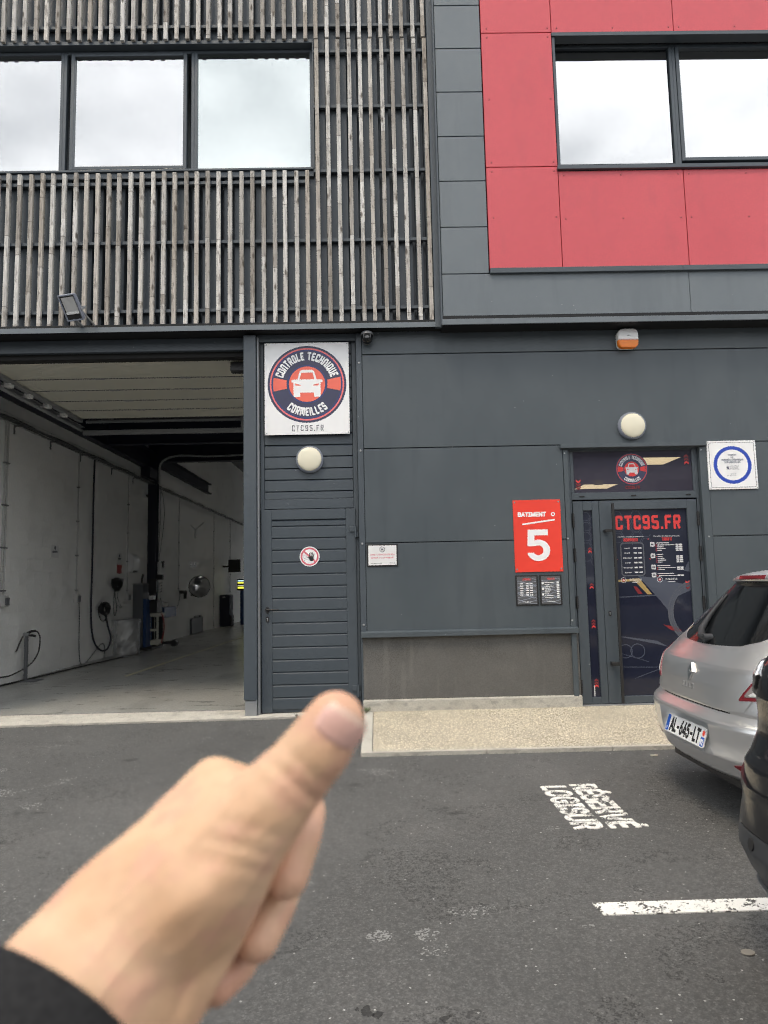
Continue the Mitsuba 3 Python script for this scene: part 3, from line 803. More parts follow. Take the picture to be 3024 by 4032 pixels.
# garage interior
bp('garage_wall', [box(-5.55, -5.407, .16, 26, 0, 6.2)], 'm_block')
bm = None
for r in range(20):
    for c in range(15):
        y0, z0 = 2.0 + c * .50 + (.25 if r % 2 else 0), .032 + r * .205
        m = cbox(-5.407, -5.400 + rng.uniform(-.0015, .0015), y0 + .002, y0 + .497, z0 + .002, z0 + .202, .002)
        part(B, 'garage_wall__block', m, 'm_block')
bp('partition_wall', [box(-.62, -.55, .19, 26, 0, 6.2), box(-5.5, -4.5, 26, 26.1, 0, 6.2), box(-1.4, -.5, 26, 26.1, 0, 6.2), box(-4.5, -1.4, 26, 26.1, 4.3, 6.2)], 'm_block')  # end wall left open out of sight, an added doorway to brighten the garage
bp('garage_ceiling', [box(-5.5, -.5, .3, 9.2, 4.95, 5.0), box(-5.5, -3.5, 9.2, 26, 6.1, 6.2), box(-2.5, -.5, 9.2, 26, 6.1, 6.2), box(-3.5, -2.5, 9.2, 10.5, 6.1, 6.2), box(-3.5, -2.5, 15.5, 26, 6.1, 6.2)] + [box(-5.4, -.6, y, y + .07, 4.88, 4.95) for y in np.arange(3.0, 9.2, .25)], 'm_deck')
bp('steel_column', [box(-5.40, -5.20, 9.30, 9.315, .03, 5.4), box(-5.40, -5.20, 9.485, 9.50, .03, 5.4), box(-5.31, -5.29, 9.315, 9.485, .03, 5.4)], 'm_steelnavy')
bp('steel_beam', [box(-5.40, -5.22, .4, 9.29, 4.19, 4.205), box(-5.40, -5.36, .4, 9.29, 4.205, 4.62), box(-5.40, -5.22, .4, 9.29, 4.62, 4.635), box(-5.40, -5.18, 8.75, 9.29, 3.95, 4.19)], 'm_steelnavy')
bp('steel_beam', [box(-5.21, -.62, 6.12, 6.28, 4.19, 4.205), box(-5.21, -.62, 6.19, 6.21, 4.205, 4.62), box(-5.21, -.62, 6.12, 6.28, 4.62, 4.635)], 'm_steelnavy')
bp('steel_beam', [box(-5.19, -.62, 9.30, 9.50, 4.40, 4.42), box(-5.19, -.62, 9.39, 9.41, 4.42, 4.95)], 'm_steelnavy')
bp('steel_beam', [box(-5.40, -5.25, 9.9, 15.3, 4.38, 4.40), box(-5.40, -5.37, 9.9, 15.3, 4.40, 4.68), box(-5.40, -5.25, 9.9, 15.3, 4.68, 4.70)], 'm_steelnavy')
# sectional door, rolled up under the ceiling
G = bp('garage_door', [box(-4.47, -4.40, .31, 3.05, 3.90, 3.945), box(-1.45, -1.40, .31, 3.05, 3.90, 3.945)], 'm_galv')
ye = [.31, .975, 1.48, 2.005, 2.52, 3.02]
for a, b in zip(ye[:-1], ye[1:]):
    pv = [(a + .004, 3.952), (b - .004, 3.952)]
    part(G, 'section', [cbox(-4.44, -1.42, a + .005, b - .005, 3.950, 3.99, .004)] + [box(-4.44, -1.42, a + (b - a) * t, a + (b - a) * t + .006, 3.9475, 3.951) for t in (.2, .4, .6, .8)], 'm_cream')
part(G, 'joint_seal', [box(-4.44, -1.42, y - .003, y + .003, 3.943, 3.952) for y in ye[1:]], 'm_inkgrey', kind='stuff')
for y in ye[1:-1]:
    part(G, 'roller_bracket', [cbox(-4.50, -4.42, y - .05, y + .05, 3.86, 3.95, .006), tube([(-4.55, y, 3.88), (-4.42, y, 3.88)], .018)], 'm_white', smooth=40)
    part(G, 'hinge', [cbox(x - .06, x + .06, y - .02, y + .02, 3.938, 3.951, .003) for x in (-3.35, -2.30)], 'm_galv')
part(G, 'track', [box(-4.56, -4.50, .2, 3.35, 3.83, 3.845), box(-4.565, -4.55, .2, 3.35, 3.83, 3.90), box(-4.56, -4.50, .2, 3.35, 3.89, 3.90)], 'm_galv')
part(G, 'torsion_bar', [cbox(-4.5, -1.35, 3.28, 3.34, 3.76, 3.83, .004), tube([(-4.5, 3.42, 4.0), (-1.35, 3.42, 4.0)], .03), box(-2.05, -1.95, 3.28, 3.42, 3.80, 4.2)], 'm_galv')
part(G, 'limit_switch', cbox(-1.62, -1.41, .34, .46, 3.82, 3.93, .008), 'm_black')

# building added out of view behind the viewer, for reflections in glass and car paint
OB = thing('building', 'long grey industrial building added unseen behind the viewer for its reflections', 'building')
part(OB, 'wall', box(-45, 45, -42, -27, 0, 7.5), 'm_conduit')
part(OB, 'roof', box(-45.3, 45.3, -42.3, -26.7, 7.5, 7.9), 'm_galv')
for i in range(9):
    part(OB, 'window', box(-40 + 9 * i, -35.5 + 9 * i, -26.99, -26.93, 4.6, 6.2), 'm_carglass')
    part(OB, 'door', box(-39 + 9 * i, -36 + 9 * i, -26.99, -26.93, 0, 3.4), 'm_cream' if i % 2 else 'm_machinegrey')

# ------------------------------------------------------------------ things inside the garage
FM = thing('floor_marking', 'faint yellow line painted along the garage floor', 'marking', mesh=sheet(sg.Polygon([(-3.91, 3.6), (-3.86, 3.6), (-3.55, 12.5), (-3.60, 12.5)]), .0345), mat='m_floorline')
CT = thing('cable_tray', 'long wire mesh cable tray carried along the garage side wall', 'cable tray')
tr = []
for dx, dz in ((0, .06), (0, 0), (.05, 0), (.10, 0), (.15, 0), (.15, .06)):
    tr.append(tube([(-5.39 + dx, 1.2, 3.86 + dz), (-5.39 + dx, 23, 3.86 + dz)], .004, 5))
for y in np.arange(1.3, 14, .16):
    tr.append(tube([(-5.39, y, 3.92), (-5.39, y, 3.858), (-5.24, y, 3.858), (-5.24, y, 3.92)], .003, 4))
part(CT, 'wire_mesh', tr, 'm_galv')
part(CT, 'cables', [tube([(-5.36 + .035 * j, y, 3.878 + .012 * math.sin(y * (1 + j) + j)) for y in np.linspace(1.2, 23, 60)], .011, 5) for j in range(4)], 'm_black')
for y in (2.95, 4.15, 5.35, 6.9, 8.2):
    part(CT, 'bracket', [box(-5.40, -5.23, y, y + .03, 3.835, 3.853), box(-5.40, -5.385, y, y + .03, 3.72, 3.85)], 'm_machinegrey')
cond = [(2.78, 1.31, 'first from the garage opening', True), (5.28, 1.30, 'second from the opening, black plug below', True), (7.90, 1.28, 'third from the opening, left of the column', True), (11.93, 1.30, 'beyond the steel column', False), (16.15, .06, 'running down the far wall corner', False), (18.8, 1.15, 'above the dark cabinet at the back', False)]
for y, zb, w, bx in cond:
    c = thing('conduit', f'grey vertical conduit on the garage wall, {w}', 'conduit', 'conduits on the garage wall')
    ms = [tube([(-5.378, y, zb), (-5.378, y, 3.86)], .0125, 8)]
    if y < 3:
        ms.append(tube([(-5.378, y - .075, zb), (-5.378, y - .075, 3.86)], .0125, 8))
    part(c, 'pipe', ms, 'm_conduit', smooth=40)
    part(c, 'clip', [box(-5.40, -5.355, y - (.10 if y < 3 else .03), y + .03, z, z + .02) for z in np.arange(zb + .06, 3.8, .62)], 'm_machinegrey')
    if bx:
        part(c, 'socket_box', cbox(-5.40, -5.325, y - .08, y + .06, zb - .16, zb, .008), 'm_conduit')
        part(c, 'socket_face', cbox(-5.325, -5.30, y - .055, y + .035, zb - .14, zb - .03, .006), 'm_machinegrey')
for y0, y1, z0, z1, lab in ((4.30, 4.58, 1.92, 2.13, 'white paper notice on the garage wall between the first two conduits'), (7.34, 7.60, 1.90, 2.13, 'white paper notice above the red one on the garage wall'), (13.1, 14.0, 1.90, 2.16, 'wide paper notice with small pictograms above the round mirror')):
    n = thing('paper_notice', lab, 'notice')
    part(n, 'sheet', box(-5.3985, -5.396, y0, y1, z0, z1), 'm_paper')
    yc, h = (y0 + y1) / 2, z1 - z0
    pk = [box(-5.396, -5.395, y0 + .15 * (y1 - y0), y1 - .15 * (y1 - y0), z0 + h * .40, z0 + h * .55)]
    if y1 - y0 < .5:
        pk.append(trimesh.creation.icosphere(2, .035).apply_scale([.03, 1, 1]).apply_translation([-5.3955, yc, z0 + h * .78]))
    else:
        pk += [box(-5.396, -5.395, y0 + .08 + .28 * i, y0 + .26 + .28 * i, z0 + h * .62, z0 + h * .9) for i in range(3)]
    part(n, 'print', pk, 'm_inkgrey')
thing('red_notice', 'small red notice on the garage wall beside the soap dispenser', 'notice', mesh=box(-5.3985, -5.396, 7.32, 7.60, 1.70, 1.89), mat='m_hosered')
sd = thing('towel_dispenser', 'rounded white dispenser on the garage wall left of the steel column', 'dispenser')
prf = np.array([(-5.40, 1.74), (-5.30, 1.74), (-5.25, 1.80), (-5.235, 1.95), (-5.25, 2.08), (-5.31, 2.15), (-5.40, 2.16)])
part(sd, 'cover', as_tm(m3.Manifold.hull_points(np.array([[x, y, z] for x, z in prf for y in (7.90, 8.26)] + [[x - .015, y, z] for x, z in prf[1:-1] for y in (7.88, 8.28)]))), 'm_white', smooth=50)
part(sd, 'outlet', cbox(-5.36, -5.255, 8.0, 8.2, 1.735, 1.775, .008), 'm_black')


def coil(x, yc, zc, ry, rz, n, r, seed, sp=.05):
    q = np.random.default_rng(seed)
    t = np.linspace(0, n * 2 * np.pi, n * 22)
    a, b, ph = [np.interp(t, np.linspace(0, t[-1], n * 3), q.uniform(lo, hi, n * 3)) for lo, hi in ((.55, 1.05), (.55, 1.05), (-.5, .5))]
    return tube(np.c_[x + np.interp(t, np.linspace(0, t[-1], n * 2), q.uniform(-sp, sp, n * 2)), yc + ry * a * np.cos(t + ph), zc + rz * b * np.sin(t)], r, 6)


hr = thing('hose_coil', 'tangled black hose bundle hanging on the garage wall by the long blue hose loop', 'hose')
part(hr, 'coil', [coil(-5.31, 6.45, 1.00, .26, .13, 9, .013, 3), coil(-5.30, 6.45, .99, .17, .09, 8, .014, 4)], 'm_black', smooth=60)
part(hr, 'hanging_loop', tube(smooth_line([(-5.33, 6.2, .97), (-5.33, 6.28, .83), (-5.33, 6.45, .76), (-5.33, 6.62, .83), (-5.33, 6.68, .97)]), .010, 6), 'm_black')
bh = thing('blue_hose', 'dark blue hose hanging from the cable tray in a low loop along the garage wall', 'hose', mesh=tube(smooth_line([(-5.375, 5.99, 3.86), (-5.375, 5.97, 2.6), (-5.375, 5.96, 1.4), (-5.37, 5.97, .72), (-5.36, 6.07, .42), (-5.35, 6.30, .24), (-5.34, 6.54, .18), (-5.33, 6.76, .24), (-5.32, 6.83, .40), (-5.32, 6.72, .58), (-5.31, 6.55, .80), (-5.31, 6.47, .92)], 90), .017, 8), mat='m_steelnavy', smooth=60)
cb = thing('cable_bundle', 'bunch of black connectors and cables hanging below the red notice on the garage wall', 'cable bundle')
part(cb, 'connectors', [coil(-5.31, 7.12, 1.46, .20, .12, 8, .017, 8, .06)] + [cbox(-5.36, -5.26, 7.12 + a, 7.20 + a, 1.46 + b, 1.53 + b, .01) for a, b in ((-.2, .06), (.1, -.02), (-.05, .08), (-.12, -.08), (.16, .06))], 'm_black')
part(cb, 'cable', [tube(smooth_line([(-5.33, 7.05, 1.36), (-5.33, 7.0, 1.0), (-5.33, 7.06, .84), (-5.33, 7.14, .92), (-5.33, 7.08, 1.2), (-5.33, 7.07, 1.36)]), .009, 6), tube(smooth_line([(-5.33, 7.28, 1.34), (-5.33, 7.30, 1.1), (-5.33, 7.44, .98), (-5.33, 7.36, 1.0), (-5.33, 7.2, 1.03)]), .007, 6)], 'm_machinegrey')
wc = thing('wall_cable', 'thin grey cable dropping from the second conduit socket to the garage floor', 'cable', mesh=tube(smooth_line([(-5.35, 5.33, 1.20), (-5.37, 5.40, 1.12), (-5.38, 5.45, .6), (-5.38, 5.48, .2), (-5.375, 5.52, .06), (-5.37, 5.75, .04), (-5.36, 6.6, .04)]), .009, 6), mat='m_machinegrey')
fc = thing('floor_cable', 'black cable lying on the garage floor along the white side wall', 'cable', mesh=tube(smooth_line([(-5.34, 1.0, .045), (-5.33, 2.8, .045), (-5.28, 3.4, .045), (-5.20, 4.6, .045), (-5.06, 6.2, .045), (-4.98, 7.4, .045), (-5.0, 8.6, .045)]), .013, 6), mat='m_black')
st = thing('hand_pump_stand', 'slim grey stand with black lever grips and a looping hose by the garage wall', 'stand')
part(st, 'pole', [cbox(-5.305, -5.262, 3.28, 3.33, .035, .70, .005)], 'm_machinegrey')
part(st, 'base', cbox(-5.36, -5.06, 3.14, 3.44, .030, .042, .004), 'm_machinegrey')
part(st, 'clamp', cbox(-5.325, -5.245, 3.28, 3.33, .695, .745, .006), 'm_galv')
part(st, 'grip', tube([(-5.27, 3.30, .742), (-5.21, 3.30, .762), (-5.148, 3.30, .770)], [.014, .019, .017], 10), 'm_black', smooth=60)
part(st, 'grip', tube([(-5.262, 3.30, .705), (-5.20, 3.30, .700), (-5.145, 3.30, .690)], [.012, .018, .016], 10), 'm_black', smooth=60)
part(st, 'hose', [tube(smooth_line([(-5.148, 3.30, .770), (-5.10, 3.30, .73), (-5.078, 3.30, .60), (-5.10, 3.30, .45), (-5.17, 3.30, .32), (-5.27, 3.31, .235), (-5.42 + .05, 3.25, .17), (-5.39, 3.0, .14), (-5.385, 2.6, .145)]), .010, 7), tube(smooth_line([(-5.30, 3.30, .73), (-5.34, 3.30, .68), (-5.375, 3.26, .56), (-5.385, 3.20, .47)]), .010, 7)], 'm_black', smooth=60)
wb = thing('waste_bag_stand', 'clear waste bag with rubbish in a wire stand on the garage floor', 'waste bag')
bx, by = -5.06, 6.95
hoop = [(bx + .27 * math.cos(a), by + .30 * math.sin(a), .755) for a in np.linspace(0, 2 * math.pi, 33)]
part(wb, 'hoop', tube(hoop, .010, 6), 'm_galv')
part(wb, 'leg', [tube([(bx - .12, by - .30, .75), (bx - .12, by - .28, .06), (bx - .14, by - .26, .045), (bx - .30, by - .2, .045)], .009, 6), tube([(bx + .27, by, .75), (bx + .27, by, .05)], .009, 6), tube([(bx - .09, by - .30, .75), (bx - .09, by - .28, .06), (bx - .07, by - .26, .045), (bx + .16, by - .22, .045)], .009, 6)], 'm_galv')
nth, nz = 40, 16
V = []
for k in range(nz + 1):
    z = .05 + .70 * k / nz
    for j in range(nth):
        a = 2 * math.pi * j / nth
        rr = (.24 + .05 * (k / nz)) * (1 + .06 * math.sin(5 * a + 2 * k) + .05 * math.sin(9 * a - k)) * (.86 if k == 0 else 1)
        V.append((bx + rr * .92 * math.cos(a), by + rr * math.sin(a), z))
F = [q for k in range(nz) for j in range(nth) for q in ([k * nth + j, k * nth + (j + 1) % nth, (k + 1) * nth + (j + 1) % nth], [k * nth + j, (k + 1) * nth + (j + 1) % nth, (k + 1) * nth + j])]
part(wb, 'bag', trimesh.Trimesh(np.array(V), np.array(F), process=False), 'm_bagplastic', smooth=True)
q = np.random.default_rng(5)
for mt, n in (('m_white', 26), ('m_galv', 8), ('m_conduit', 14)):
    ms = []
    for i in range(n):
        m = trimesh.creation.icosphere(1, q.uniform(.03, .065))
        m.vertices *= q.uniform(.5, 1.2, m.vertices.shape)
        a, r = q.uniform(0, 6.28), q.uniform(0, .17)
        ms.append(m.apply_translation([bx + r * math.cos(a), by + r * math.sin(a), .09 + q.uniform(0, .42) * (1 - r * 2)]))
    part(wb, 'rubbish', ms, mt)
ms = thing('test_machine', 'grey and blue upright test bench with white rack by the garage column', 'machine')
part(ms, 'cabinet', cbox(-5.39, -5.17, 8.30, 8.75, .08, 1.47, .01), 'm_machinegrey')
part(ms, 'cabinet_top', cbox(-5.395, -5.165, 8.29, 8.76, 1.47, 1.50, .005), 'm_galv')
part(ms, 'side_panel', cbox(-5.165, -5.10, 8.32, 8.75, .08, 1.15, .01), 'm_machineblue')
part(ms, 'monitor', [cbox(-5.16, -4.98, 8.64, 8.70, 1.28, 1.60, .01), cbox(-5.12, -5.02, 8.66, 8.72, 1.1, 1.3, .01)], 'm_black')
part(ms, 'gun', [tube([(-5.26, 8.5, 1.50), (-5.26, 8.5, 1.60), (-5.23, 8.5, 1.70)], .022, 8)], 'm_black')
part(ms, 'control_box', cbox(-5.13, -4.93, 8.55, 8.95, .82, 1.10, .01), 'm_black')
part(ms, 'printer', cbox(-5.12, -5.02, 8.55, 8.75, 1.12, 1.22, .01), 'm_white')
rk = []
for yy in (8.62, 9.05):
    rk += [cbox(-5.14, -5.10, yy, yy + .04, .06, .80, .004), cbox(-4.96, -4.92, yy, yy + .04, .10, .80, .004)]
rk += [cbox(-5.14, -4.92, 8.62, 9.09, .74, .82, .004), cbox(-5.14, -4.92, 8.62, 8.66, .42, .47, .004), cbox(-5.13, -4.93, 8.63, 9.08, .11, .21, .004)]
part(ms, 'rack', rk, 'm_cream')
part(ms, 'rack_back', box(-5.12, -4.94, 9.04, 9.05, .12, .80), 'm_black')
part(ms, 'red_hose', tube(smooth_line([(-4.90, 8.8, .80), (-4.86, 8.85, .62), (-4.86, 8.85, .40), (-4.90, 8.8, .14)]), .014, 7), 'm_hosered')
part(ms, 'base', [cbox(-5.40, -4.95, 8.25, 9.15, .03, .09, .008), cbox(-4.95, -4.62, 8.95, 9.05, .10, .16, .01), tube([(-4.66, 8.92, .12), (-4.66, 9.08, .12)], .075, 14)], 'm_black')
hk = thing('column_fittings', 'white pipes, cable loops and a black box hung on the dark steel column', 'fittings')
part(hk, 'pipe', [tube([(-5.16, 9.42, .9), (-5.16, 9.42, 2.0)], .035, 10), tube([(-5.12, 9.40, 1.75), (-5.12, 9.40, 1.98)], .05, 10)], 'm_white', smooth=60)
part(hk, 'box', cbox(-5.20, -5.05, 9.35, 9.45, 1.58, 1.70, .008), 'm_black')
part(hk, 'box', cbox(-5.10, -5.04, 9.38, 9.46, 1.86, 2.02, .008), 'm_black')
part(hk, 'cable_loop', [tube([(-5.15 + .07 * math.cos(a), 9.42 + .09 * math.sin(a), z + .012 * math.sin(2 * a)) for a in np.linspace(0, 6.28, 21)], .007, 5) for z in (1.30, 1.36, 1.44, 1.50)], 'm_machinegrey')
part(hk, 'cable', [tube(smooth_line([(-5.2, 9.6, 3.8), (-5.22, 9.6, 2.4), (-5.2, 9.6, 1.3), (-5.1, 9.6, 1.05), (-5.0, 9.7, 1.02), (-5.05, 9.75, .92)]), .008, 5), tube(smooth_line([(-5.3, 10.0, 3.8), (-5.32, 10.0, 2.2), (-5.3, 9.95, 1.2), (-5.2, 9.9, .95)]), .007, 5)], 'm_machinegrey')
wd = thing('hand_tool', 'black hand tool hanging at the end of the conduit left of the round mirror', 'tool')
part(wd, 'grip', [cbox(-5.36, -5.24, 11.9, 12.3, 1.22, 1.31, .012), cbox(-5.32, -5.26, 12.2, 12.34, 1.08, 1.24, .01)], 'm_black')
part(wd, 'cable', tube(smooth_line([(-5.34, 11.95, 1.22), (-5.35, 11.8, .95), (-5.34, 11.5, .80)]), .008, 5), 'm_machinegrey')
wt_ = thing('folding_arm', 'small grey folding arm fixed high on the garage wall beyond the column', 'bracket')
part(wt_, 'arm', [tube([(-5.38, 13.2, 3.2), (-5.2, 13.0, 3.05), (-5.05, 13.4, 3.3)], .02, 6), tube([(-5.2, 13.0, 3.05), (-5.2, 13.0, 2.80)], .03, 6)], 'm_conduit')
bb = thing('blue_box', 'blue metal box fixed on the garage wall just right of the column', 'box')
part(bb, 'case', cbox(-5.35, -5.0, 9.35, 10.35, .68, .92, .01), 'm_machineblue')
part(bb, 'dial', lathe([(0, .02), (.05, .02), (.05, 0)], -5.2, 9.35, .80, 14), 'm_galv')
mr = thing('convex_mirror', 'round convex mirror on an arm at the back of the garage wall', 'mirror')
v = trimesh.creation.revolve(np.array([(.001, .10), (.10, .092), (.20, .062), (.27, .026), (.30, .0)]), sections=40)
mv = v.vertices.copy()
d = np.array([.42, -.90, .0]); d /= np.linalg.norm(d)
e1 = np.cross([0, 0, 1], d); e2 = np.cross(d, e1)
C0 = np.array([-5.05, 12.9, 1.41])
v.vertices = C0 + mv[:, :1] * e1 + mv[:, 1:2] * e2 + mv[:, 2:] * d
part(mr, 'dome', v, 'm_chrome', smooth=True)
part(mr, 'rim', tube([C0 + .30 * (math.cos(a) * e1 + math.sin(a) * e2) for a in np.linspace(0, 2 * math.pi, 37)], .012, 6), 'm_black')
part(mr, 'arm', tube([C0 - d * .02, (-5.2, 13.2, 1.3), (-5.39, 13.3, 1.15)], .022, 8), 'm_machinegrey')
gl = thing('floor_grille', 'dark grey panel leaning at the foot of the garage wall below the mirror', 'panel')
part(gl, 'frame', cbox(-5.38, -5.33, 13.2, 14.5, .04, .50, .01), 'm_machinegrey')
part(gl, 'feet', [cbox(-5.37, -5.33, y, y + .2, .50, .55, .01) for y in (13.5, 14.1)], 'm_black')
tv = thing('wall_screen', 'dark flat screen hung high at the back of the garage', 'screen')
part(tv, 'panel', as_tm(m3.Manifold.hull_points(np.array([[x, y, z] for x, y in ((-5.20, 17.6), (-4.72, 17.25), (-5.19, 17.65), (-4.71, 17.30)) for z in (1.90, 2.34)]))), 'm_black')
part(tv, 'arm', box(-5.40, -5.0, 17.6, 17.7, 2.08, 2.14), 'm_black')
cbn = thing('dark_cabinet', 'tall dark cabinet against the wall at the back of the garage', 'cabinet')
part(cbn, 'body', cbox(-5.39, -5.05, 17.1, 17.7, .04, 1.12, .01), 'm_steelnavy')
part(cbn, 'drawer', cbox(-5.05, -5.0, 17.1, 17.6, .04, .42, .01), 'm_black')
part(cbn, 'handle', cbox(-5.30, -5.20, 17.08, 17.10, 1.02, 1.06, .004), 'm_galv')
sc = thing('display_cabinet', 'blue cabinet with a lit yellow and white screen at the back of the garage', 'display cabinet')
part(sc, 'body', cbox(-4.86, -4.2, 18.0, 18.6, .04, 1.27, .01), 'm_machineblue')
part(sc, 'bezel', cbox(-4.96, -4.3, 17.95, 18.05, 1.26, 1.66, .01), 'm_black')
k = part(sc, 'screen', box(-4.93, -4.33, 17.94, 17.95, 1.30, 1.62), 'm_black')
for z0, z1, c in ((1.58, 1.62, (.35, .55, .6)), (1.50, 1.555, (.55, .52, .05)), (1.42, 1.44, (.4, .4, .4)), (1.32, 1.385, (.55, .55, .05))):
    k = part(sc, 'screen_row', box(-4.93, -4.33, 17.93, 17.94, z0, z1), 'm_black')
    scene[k]['emitter'] = {'type': 'area', 'radiance': {'type': 'rgb', 'value': [v * .26 for v in c]}}
for lab, y0, z0, xa in (('unlit white fluorescent tube under the garage ceiling beyond the door', 6.2, 4.30, -2.6), ('thin unlit tube behind the rolled up door', 3.6, 4.35, -3.2)):
    tl = thing('tube_light', lab, 'lamp')
    part(tl, 'housing', cbox(xa, xa + 1.3, y0, y0 + .10, z0 + .03, z0 + .08, .01), 'm_white')
    part(tl, 'tube', tube([(xa + .03, y0 + .05, z0 + .015), (xa + 1.27, y0 + .05, z0 + .015)], .018, 10), 'm_white', smooth=60)
hp = thing('bent_pipe', 'grey pipe bending from the column along the ceiling beam', 'pipe', mesh=tube(smooth_line([(-5.12, 9.25, 3.86), (-5.12, 9.25, 4.10), (-5.08, 9.25, 4.36), (-4.85, 9.25, 4.50), (-4.3, 9.25, 4.52), (-3.0, 9.25, 4.53), (-1.0, 9.25, 4.54)], 60), .024, 8), mat='m_conduit', smooth=60)
wl = thing('small_wall_lamp', 'small round lamp hanging from a pipe right of the steel column', 'lamp')
part(wl, 'stem', tube([(-5.36, 9.9, 3.70), (-5.36, 9.9, 2.95)], .012, 6), 'm_conduit')
part(wl, 'glass', trimesh.creation.icosphere(2, .085).apply_translation([-5.34, 9.9, 2.90]), 'm_white', smooth=True)
ic = thing('wall_camera', 'small white camera under the cable tray left of the column', 'camera')
part(ic, 'body', tube([(-5.34, 8.75, 3.52), (-5.22, 8.68, 3.50)], .05, 12), 'm_white', smooth=60)
part(ic, 'lens', tube([(-5.22, 8.68, 3.50), (-5.20, 8.67, 3.497)], .04, 12), 'm_black')
part(ic, 'mount', box(-5.40, -5.32, 8.72, 8.78, 3.52, 3.66), 'm_white')

# ------------------------------------------------------------------ signs, lamps and devices on the facade
S = thing('logo_sign', 'large white square sign with round car emblem above the side door', 'sign')
part(S, 'board', cbox(-1.178, -.250, .030, .040, 2.998, 4.030, .002), 'm_signwhite')
logo(S, -.712, 3.560, .432, .0296)
part(S, 'web_lettering', plate(affinity.translate(techno('CTC95.FR', .070, width=.348, stroke=.13, gap=.25), -.709, 3.034), .0296, .0011), 'm_inkgrey')
part(S, 'screw', [lathe([(0, .003), (.007, .002), (.008, 0)], x, .030, z, 10) for x in (-1.16, -.268) for z in (3.016, 4.012)], 'm_galv', kind='stuff')


def bulkhead(label, cx, cz, y0, R, tilt=0):
    k = thing('bulkhead_lamp', label, 'lamp', 'round wall lamps')
    part(k, 'base', lathe([(R * .94, 0), (R, .006), (R, .030), (R * .97, .048), (R * .90, .056), (R * .875, .052), (R * .875, .03), (0, .03)], cx, y0, cz), 'm_slatelite', smooth=40)
    part(k, 'diffuser', lathe([(R * .868, .040), (R * .868, .056), (R * .82, .066), (R * .60, .076), (R * .3, .081), (.0005, .083)], cx, y0, cz), 'm_opal', smooth=50)


bulkhead('round cream wall lamp in grey ring on the slatted panel over the side door', -.696, 2.729, .094, .150)
bulkhead('round cream wall lamp in grey ring above the glazed entrance door', 2.828, 3.014, .0, .152)
dc = thing('dome_camera', 'small dark dome security camera under the overhang', 'camera')
part(dc, 'bracket', [lathe([(0, .0), (.05, .0), (.05, .02), (0, .02)], -.041, .0, 4.03, 20), cbox(-.07, -.01, -.10, .0, 4.02, 4.05, .004)], 'm_machinegrey', smooth=40)
cap = trimesh.creation.revolve(np.array([(0, .045), (.035, .043), (.062, .028), (.072, .0), (.066, -.004), (0, -.004)]), sections=28).apply_translation([-.041, -.085, 4.062])
part(dc, 'cap', cap, 'm_machinegrey', smooth=45)
bod = trimesh.creation.revolve(np.array([(.066, 0), (.060, -.03), (.058, -.05), (.045, -.075), (.025, -.088), (.0005, -.092)]), sections=28).apply_translation([-.041, -.085, 4.058])
part(dc, 'dome', bod, 'm_carglass', smooth=True)
part(dc, 'eyelid', trimesh.creation.icosphere(3, .040).apply_translation([-.041, -.108, 4.030]), 'm_machinegrey', smooth=True)
al = thing('alarm_siren', 'white and orange rounded alarm siren box under the overhang', 'alarm')
sq = rect(2.708, 2.928, 3.872, 4.084, .055)


def pillow(poly, y0, t, e, steps=4):
    out = []
    lay = [(0, 0)] + [(e * (1 - math.cos(a)), t - e + e * math.sin(a)) for a in np.linspace(0, math.pi / 2, steps)]
    for (i0, h0), (i1, h1) in zip(lay[:-1], lay[1:]):
        if h1 - h0 > 1e-6:
            m = poly_mesh(poly.buffer(-i0), h1 - h0)
            m.vertices[:, 2] += h0
            out.append(upright(m, y0))
    return cat(out)


up_ = sq.intersection(sg.box(2, 3.9620, 4, 5)); lo_ = sq.intersection(sg.box(2, 3, 4, 3.9605))
part(al, 'back_plate', plate(sq.buffer(-.004), 0, .045), 'm_white')
part(al, 'cover', pillow(up_, -.040, .062, .022, 6), 'm_signwhite')
part(al, 'strobe_lens', pillow(lo_, -.040, .060, .022, 6), 'm_orange')
part(al, 'mark', plate(rect(2.800, 2.838, 4.002, 4.010), -.1025, .001), 'm_inkgrey')
N5 = thing('number_sign', 'red sign reading BATIMENT O and a large white 5', 'sign')
part(N5, 'board', cbox(1.492, 2.006, -.012, -.0005, 1.450, 2.225, .0015), 'm_signred')
part(N5, 'lettering', [text_at('BATIMENT', 1.695, 2.046, .044, -.0125, True, .0012, .300, .0028), plate(disc(1.922, 2.066, .0225).difference(disc(1.922, 2.066, .0110)), -.0125, .0012)], 'm_signwhite')
part(N5, 'underline', plate(sg.LineString([(1.592, 1.962), (1.932, 2.006)]).buffer(.0085), -.0125, .0012), 'm_signwhite')
five = union_all([sg.Polygon([(0, .72), (0, .315 + .02), (.09, .34), (.11, .555), (.46, .555 + .0), (.46, .72)]), sg.Polygon([(0, .335), (.02, .72), (.14, .72), (.125, .40)])])
bowl = affinity.scale(disc(.23, .235, 1), .265, .25).difference(affinity.scale(disc(.225, .235, 1), .115, .115))
bowl = bowl.difference(sg.Polygon([(-.1, .18), (.17, .18), (.17, .36), (-.1, .36)]).difference(sg.box(.0, .335, .2, .5)))
five = union_all([bowl, sg.Polygon([(0.0, .72), (.46, .72), (.46, .585), (.15, .585), (.14, .44), (.02, .33), (-.02, .35)])])
five = affinity.scale(affinity.translate(five, -.22, 0), .47, .46, origin=(0, 0))
part(N5, 'numeral', plate(affinity.translate(five, 1.745, 1.572), -.0125, .0012), 'm_signwhite')
part(N5, 'screw', [lathe([(0, .003), (.008, .002), (.009, 0)], x, -.012, z, 10) for x in (1.512, 1.986) for z in (1.480, 2.200)], 'm_galv', kind='stuff')


